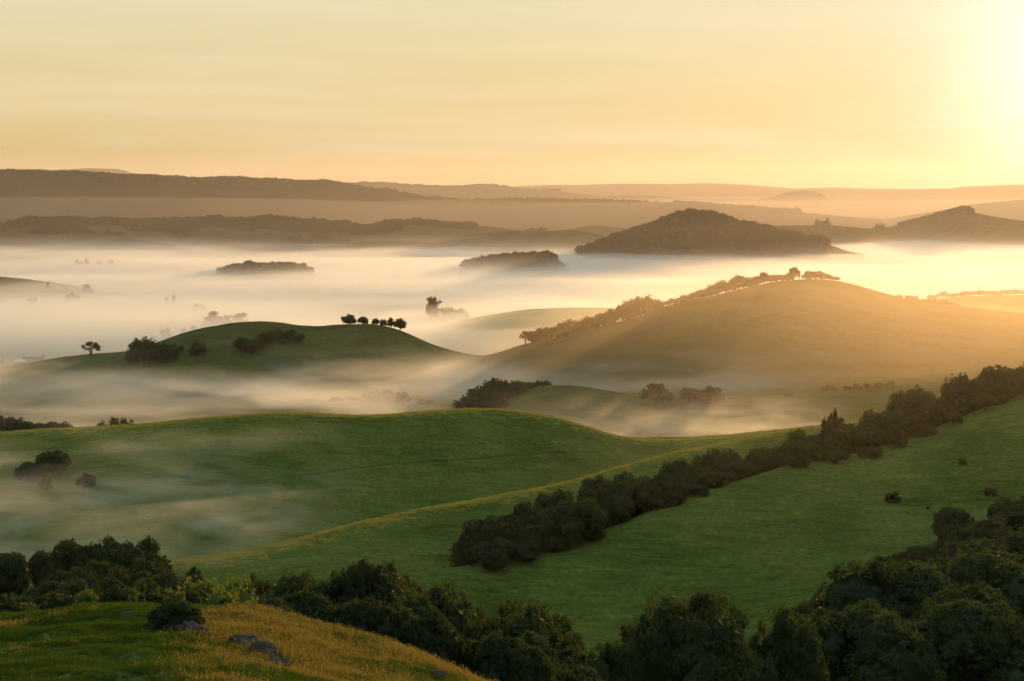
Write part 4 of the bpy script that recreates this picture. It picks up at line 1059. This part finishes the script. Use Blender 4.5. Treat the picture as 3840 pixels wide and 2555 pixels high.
# bright strips added along the crests only, to make their golden sun rim
n = 60000
tp = gr.uniform(-350, 4250, n)
which = gr.integers(0, 2, n)
td = np.where(which == 0, np.interp(tp, PXG, R4[0]), np.where(which == 1, np.interp(tp, PXG, R5[0]), np.interp(tp, PXG, R6[0])))
td = td + np.where(gr.random(n) < 0.6, -gr.exponential(np.where(which == 0, 6.0, 4.0)), np.abs(gr.normal(scale=4.0, size=n)))
ok = ~((which == 2) & (tp < 1480)) & ~((which == 1) & (tp < 560))
tp, td = tp[ok][:5600], td[ok][:5600]; n = len(tp)
tx = (tp - CX) / F * td
scatter('turf', 'long bright grass set along the crests of the near hills as their sunlit rim', np.stack([tx, td, gz_arr(tx, td) - 0.04], 1), gr.uniform(0, 6.28, n), gr.uniform(0.35, 0.85, n), gr.integers(0, 6, n), patches)

# ---------------------------------------------------------------- rocks on the mound
def rock(px, py, wpx, hpx, seed, label, squash=0.6):
    D = hitD(px, py, 25)
    x = px2x(px, D); z = gz(x, D)
    v, f = ICO[4]
    s = np.array((wpx / F * D / 2, wpx / F * D / 2 * squash, hpx / F * D * 0.75))
    n1 = fbm(v[:, 0] * 1.6 + seed, v[:, 1] * 1.6 + v[:, 2] * 1.1, 4, seed)
    n2 = np.abs(fbm(v[:, 0] * 4.0 - seed, v[:, 2] * 4.0 + v[:, 1] * 2.7, 4, seed + 5))
    n3 = fbm(v[:, 0] * 11.0 + v[:, 2] * 6.0, v[:, 1] * 11.0 - v[:, 2] * 7.0, 3, seed + 9)
    r_ = 1 + 0.42 * n1 - 0.42 * n2 + 0.10 * n3
    vv = v * r_[:, None] * s
    vv[:, 2] = np.where(vv[:, 2] < 0, vv[:, 2] * 0.6, vv[:, 2])
    o = obj('rock', mesh_np('rock', vv, f, M_ROCK, False))
    o.location = (x, D, z + 0.02)
    tag(o, label, 'rock')
rock(712, 2372, 140, 48, 3, 'pale grey weathered rock beside the low black bush')
rock(905, 2412, 130, 40, 5, 'dark flat-topped rock at the upper end of the outcrop')
rock(985, 2455, 110, 60, 8, 'craggy blue-grey rock in the middle of the outcrop')
rock(1035, 2498, 120, 42, 12, 'low grey rock at the lower end of the outcrop')
rock(480, 2312, 60, 20, 15, 'small flat rock near the crest of the mound')
rock(1640, 2535, 80, 26, 19, 'small grey rock on the gold slope of the mound')

# ---------------------------------------------------------------- fences
def box(cx, cy, cz, sx, sy, sz):
    v = np.array([(x, y, z) for z in (-1, 1) for y in (-1, 1) for x in (-1, 1)], float) * (sx / 2, sy / 2, sz / 2) + (cx, cy, cz)
    f = np.array([(0, 2, 3, 1), (4, 5, 7, 6), (0, 1, 5, 4), (2, 6, 7, 3), (0, 4, 6, 2), (1, 3, 7, 5)])
    return v, f
POST = mesh_np('post', *box(0, 0, 0.55, 0.16, 0.16, 1.5), M_WOOD)
def fence(pts, label, step=9.0):
    w_ = np.array([(px2x(p, d), d) for p, d in pts])
    seg = np.linalg.norm(np.diff(w_, axis=0), axis=1); L = np.concatenate([[0], np.cumsum(seg)])
    k = np.arange(0, L[-1], step)
    xs, ys = np.interp(k, L, w_[:, 0]), np.interp(k, L, w_[:, 1])
    zs = np.array([gz(a, b) for a, b in zip(xs, ys)])
    e = empty('fence', (xs[0], ys[0], zs[0]))
    for a, b, c in zip(xs, ys, zs):
        o = obj('post', POST, e); o.location = (a - xs[0], b - ys[0], c - zs[0]); o.scale = (1, 1, float(gr.uniform(0.85, 1.15)))
    for h in (0.5, 1.1):
        v, f = tube(np.stack([xs - xs[0], ys - ys[0], zs - zs[0] + h], 1), [0.02] * len(xs), 4)
        obj('wire', mesh_np('wire', v, f, M_WIRE), e)
    tag(e, label, 'fence')
fence([(p, lineD(R1, p) - 1.0) for p in range(-120, 520, 40)], 'post-and-wire fence running up the shoulder past the lone umbrella tree')
fence([(p, lineD(R1, p) - 3.0) for p in range(1740, 2000, 40)], 'post-and-wire fence crossing the saddle between the two hills')
fence([(2540, 850), (2620, 850), (2700, 860), (2800, 872), (2900, 885), (3050, 900), (3300, 930)], 'post-and-wire fence on the pale meadow beyond the spreading oaks')
fence([(-160, 322), (40, 322), (150, 326)], 'short run of fence posts on the grass patch beside the hollow wood', 3.2)

# ---------------------------------------------------------------- barns in the fog
def barn(px, D, L, W, H, label, rot=0.08):
    x = px2x(px, D); z = gz(x, D)
    e = empty('barn', (x, D, z)); e.rotation_euler = (0, 0, rot)
    v, f = box(0, 0, H / 2 - 0.2, L, W, H + 0.4)
    gab = np.array([(-L / 2, -W / 2, H), (-L / 2, W / 2, H), (-L / 2, 0, H + W * 0.2), (L / 2, -W / 2, H), (L / 2, W / 2, H), (L / 2, 0, H + W * 0.2)])
    obj('wall', mesh_np('wall', np.concatenate([v, gab]), [f, np.array([(8, 10, 9), (11, 12, 13)])], M_BARNWALL), e)
    o = 0.5
    R_ = []
    for s in (-1, 1):
        a = np.array([(-L / 2 - o, s * (W / 2 + o), H - 0.1), (L / 2 + o, s * (W / 2 + o), H - 0.1), (L / 2 + o, 0, H + W * 0.2 + 0.12), (-L / 2 - o, 0, H + W * 0.2 + 0.12)])
        R_.append((np.concatenate([a, a + (0, 0, 0.15)]), np.array([(0, 1, 2, 3), (7, 6, 5, 4), (0, 4, 5, 1), (1, 5, 6, 2), (2, 6, 7, 3), (3, 7, 4, 0)])))
    v, f = join(R_)
    obj('roof', mesh_np('roof', v, f, M_BARNROOF), e)
    for i in range(3):
        d, f = box(-L * 0.3 + i * L * 0.3, -W / 2 - 0.06, 1.4, 2.2, 0.12, 2.8)
        obj('door', mesh_np('door', d, f, M_WOOD), e)
    tag(e, label, 'barn')
barn(74, 1250, 8.0, 6.0, 3.2, 'small pale-roofed shed standing before the long barn in the fog')
barn(124, 1275, 15.0, 9.0, 4.6, 'long low barn fading into the fog beyond the fence')
barn(-14, 1262, 9.0, 6.0, 3.2, 'shed farther along the fence line from the long barn, half lost in fog')

# ---------------------------------------------------------------- mast on the hazy rise
def mast():
    D = 5600.0; x = px2x(2403, D); z = py2z(838, D)
    e = empty('mast', (x, D, z))
    for sx in (-1, 1):
        for sy in (-1, 1):
            v, f = tube([(sx * 2.2, sy * 2.2, -3), (sx * 0.8, sy * 0.8, 15)], [0.35, 0.25], 4)
            obj('leg', mesh_np('leg', v, f, M_STEEL), e)
    parts = []
    for k in range(5):
        h = k * 3.0; q = 2.0 - 0.25 * k
        parts.append(tube([(-q, -q, h), (q, -q, h + 2.6)], [0.18, 0.18], 4)); parts.append(tube([(q, q, h), (-q, q, h + 2.6)], [0.18, 0.18], 4))
    v, f = join(parts); obj('bracing', mesh_np('bracing', v, f, M_STEEL), e)
    v, f = box(0, 0, 14.0, 4.6, 0.6, 1.2); obj('antenna_panel', mesh_np('antenna_panel', v, f, M_STEEL), e)
    tag(e, 'thin lattice mast on the small hazy rise', 'mast')
mast()

# ---------------------------------------------------------------- gliding bird
def bird():
    D = 900.0; x = px2x(3487, D); z = py2z(743, D)
    e = empty('bird', (x, D, z))
    v, f = ICO[1]
    obj('body', mesh_np('body', v * (0.13, 0.42, 0.12), f, M_FEATHER, True), e)
    for s in (-1, 1):
        w_ = np.array([(0, 0.18, 0.05), (s * 0.5, 0.26, 0.34), (s * 1.0, 0.05, 0.62), (s * 0.95, -0.12, 0.60), (s * 0.5, -0.12, 0.32), (0, -0.18, 0.05)])
        vv = np.concatenate([w_, w_ - (0, 0, 0.04)])
        q = np.array([(0, 1, 4, 5), (1, 2, 3, 4), (11, 10, 7, 6), (10, 9, 8, 7)])
        rim = np.array([(i, (i + 1) % 6, 6 + (i + 1) % 6, 6 + i) for i in range(6)])
        obj('wing', mesh_np('wing', vv, [np.concatenate([q, rim])], M_FEATHER), e)
    t = np.array([(-0.06, -0.35, 0), (0.06, -0.35, 0), (0.16, -0.75, 0.02), (-0.16, -0.75, 0.02)])
    obj('tail', mesh_np('tail', np.concatenate([t, t - (0, 0, 0.03)]), np.array([(0, 1, 2, 3), (7, 6, 5, 4), (0, 4, 5, 1), (1, 5, 6, 2), (2, 6, 7, 3), (3, 7, 4, 0)]), M_FEATHER), e)
    tag(e, 'dark bird gliding with raised wings before the pale golden hills', 'bird')
bird()

# ---------------------------------------------------------------- trodden tracks across the broad green hill
M_TRACK = mat_hill('trodden_turf', ((0.034, 0.052, 0.014), (0.062, 0.084, 0.022), (0.095, 0.105, 0.034)), 0.8, 1.5)
def track(pts, width, label):
    p = np.array(pts, float)
    q = np.linspace(p[0, 0], p[-1, 0], 160)
    yy = np.interp(q, p[:, 0], p[:, 1])
    D = smooth1(np.array([hitD(a, b, 376) for a, b in zip(q, yy)]), 3)
    x = (q - CX) / F * D
    x = x + 0.35 * fbm(q / 60.0, q * 0, 2, 5); D = D + 0.8 * fbm(q / 90.0, q * 0 + 4, 3, 6)
    wv = width * (0.7 + 0.6 * vnoise(q / 50.0, q * 0, 8))
    V = []
    for s in (-0.5, -0.17, 0.17, 0.5):
        yo = D + s * wv
        V.append(np.stack([x, yo, gz_arr(x, yo) + (0.012 if abs(s) > 0.3 else 0.03)], 1))
    v = np.stack(V, 0).reshape(-1, 3)
    tag(obj('path', mesh_np('path', v, grid_faces(4, len(q)), M_TRACK, True)), label, None, None, 'structure')
track([(500, 1830), (700, 1818), (884, 1812), (1080, 1790), (1280, 1762), (1464, 1739), (1796, 1717), (2016, 1702), (2250, 1690)], 1.0, 'faint trodden stock track crossing the face of the broad green hill')
track([(200, 1770), (280, 1724), (400, 1682), (515, 1643), (640, 1602)], 1.0, 'faint stock track slanting up to the crest of the broad green hill')
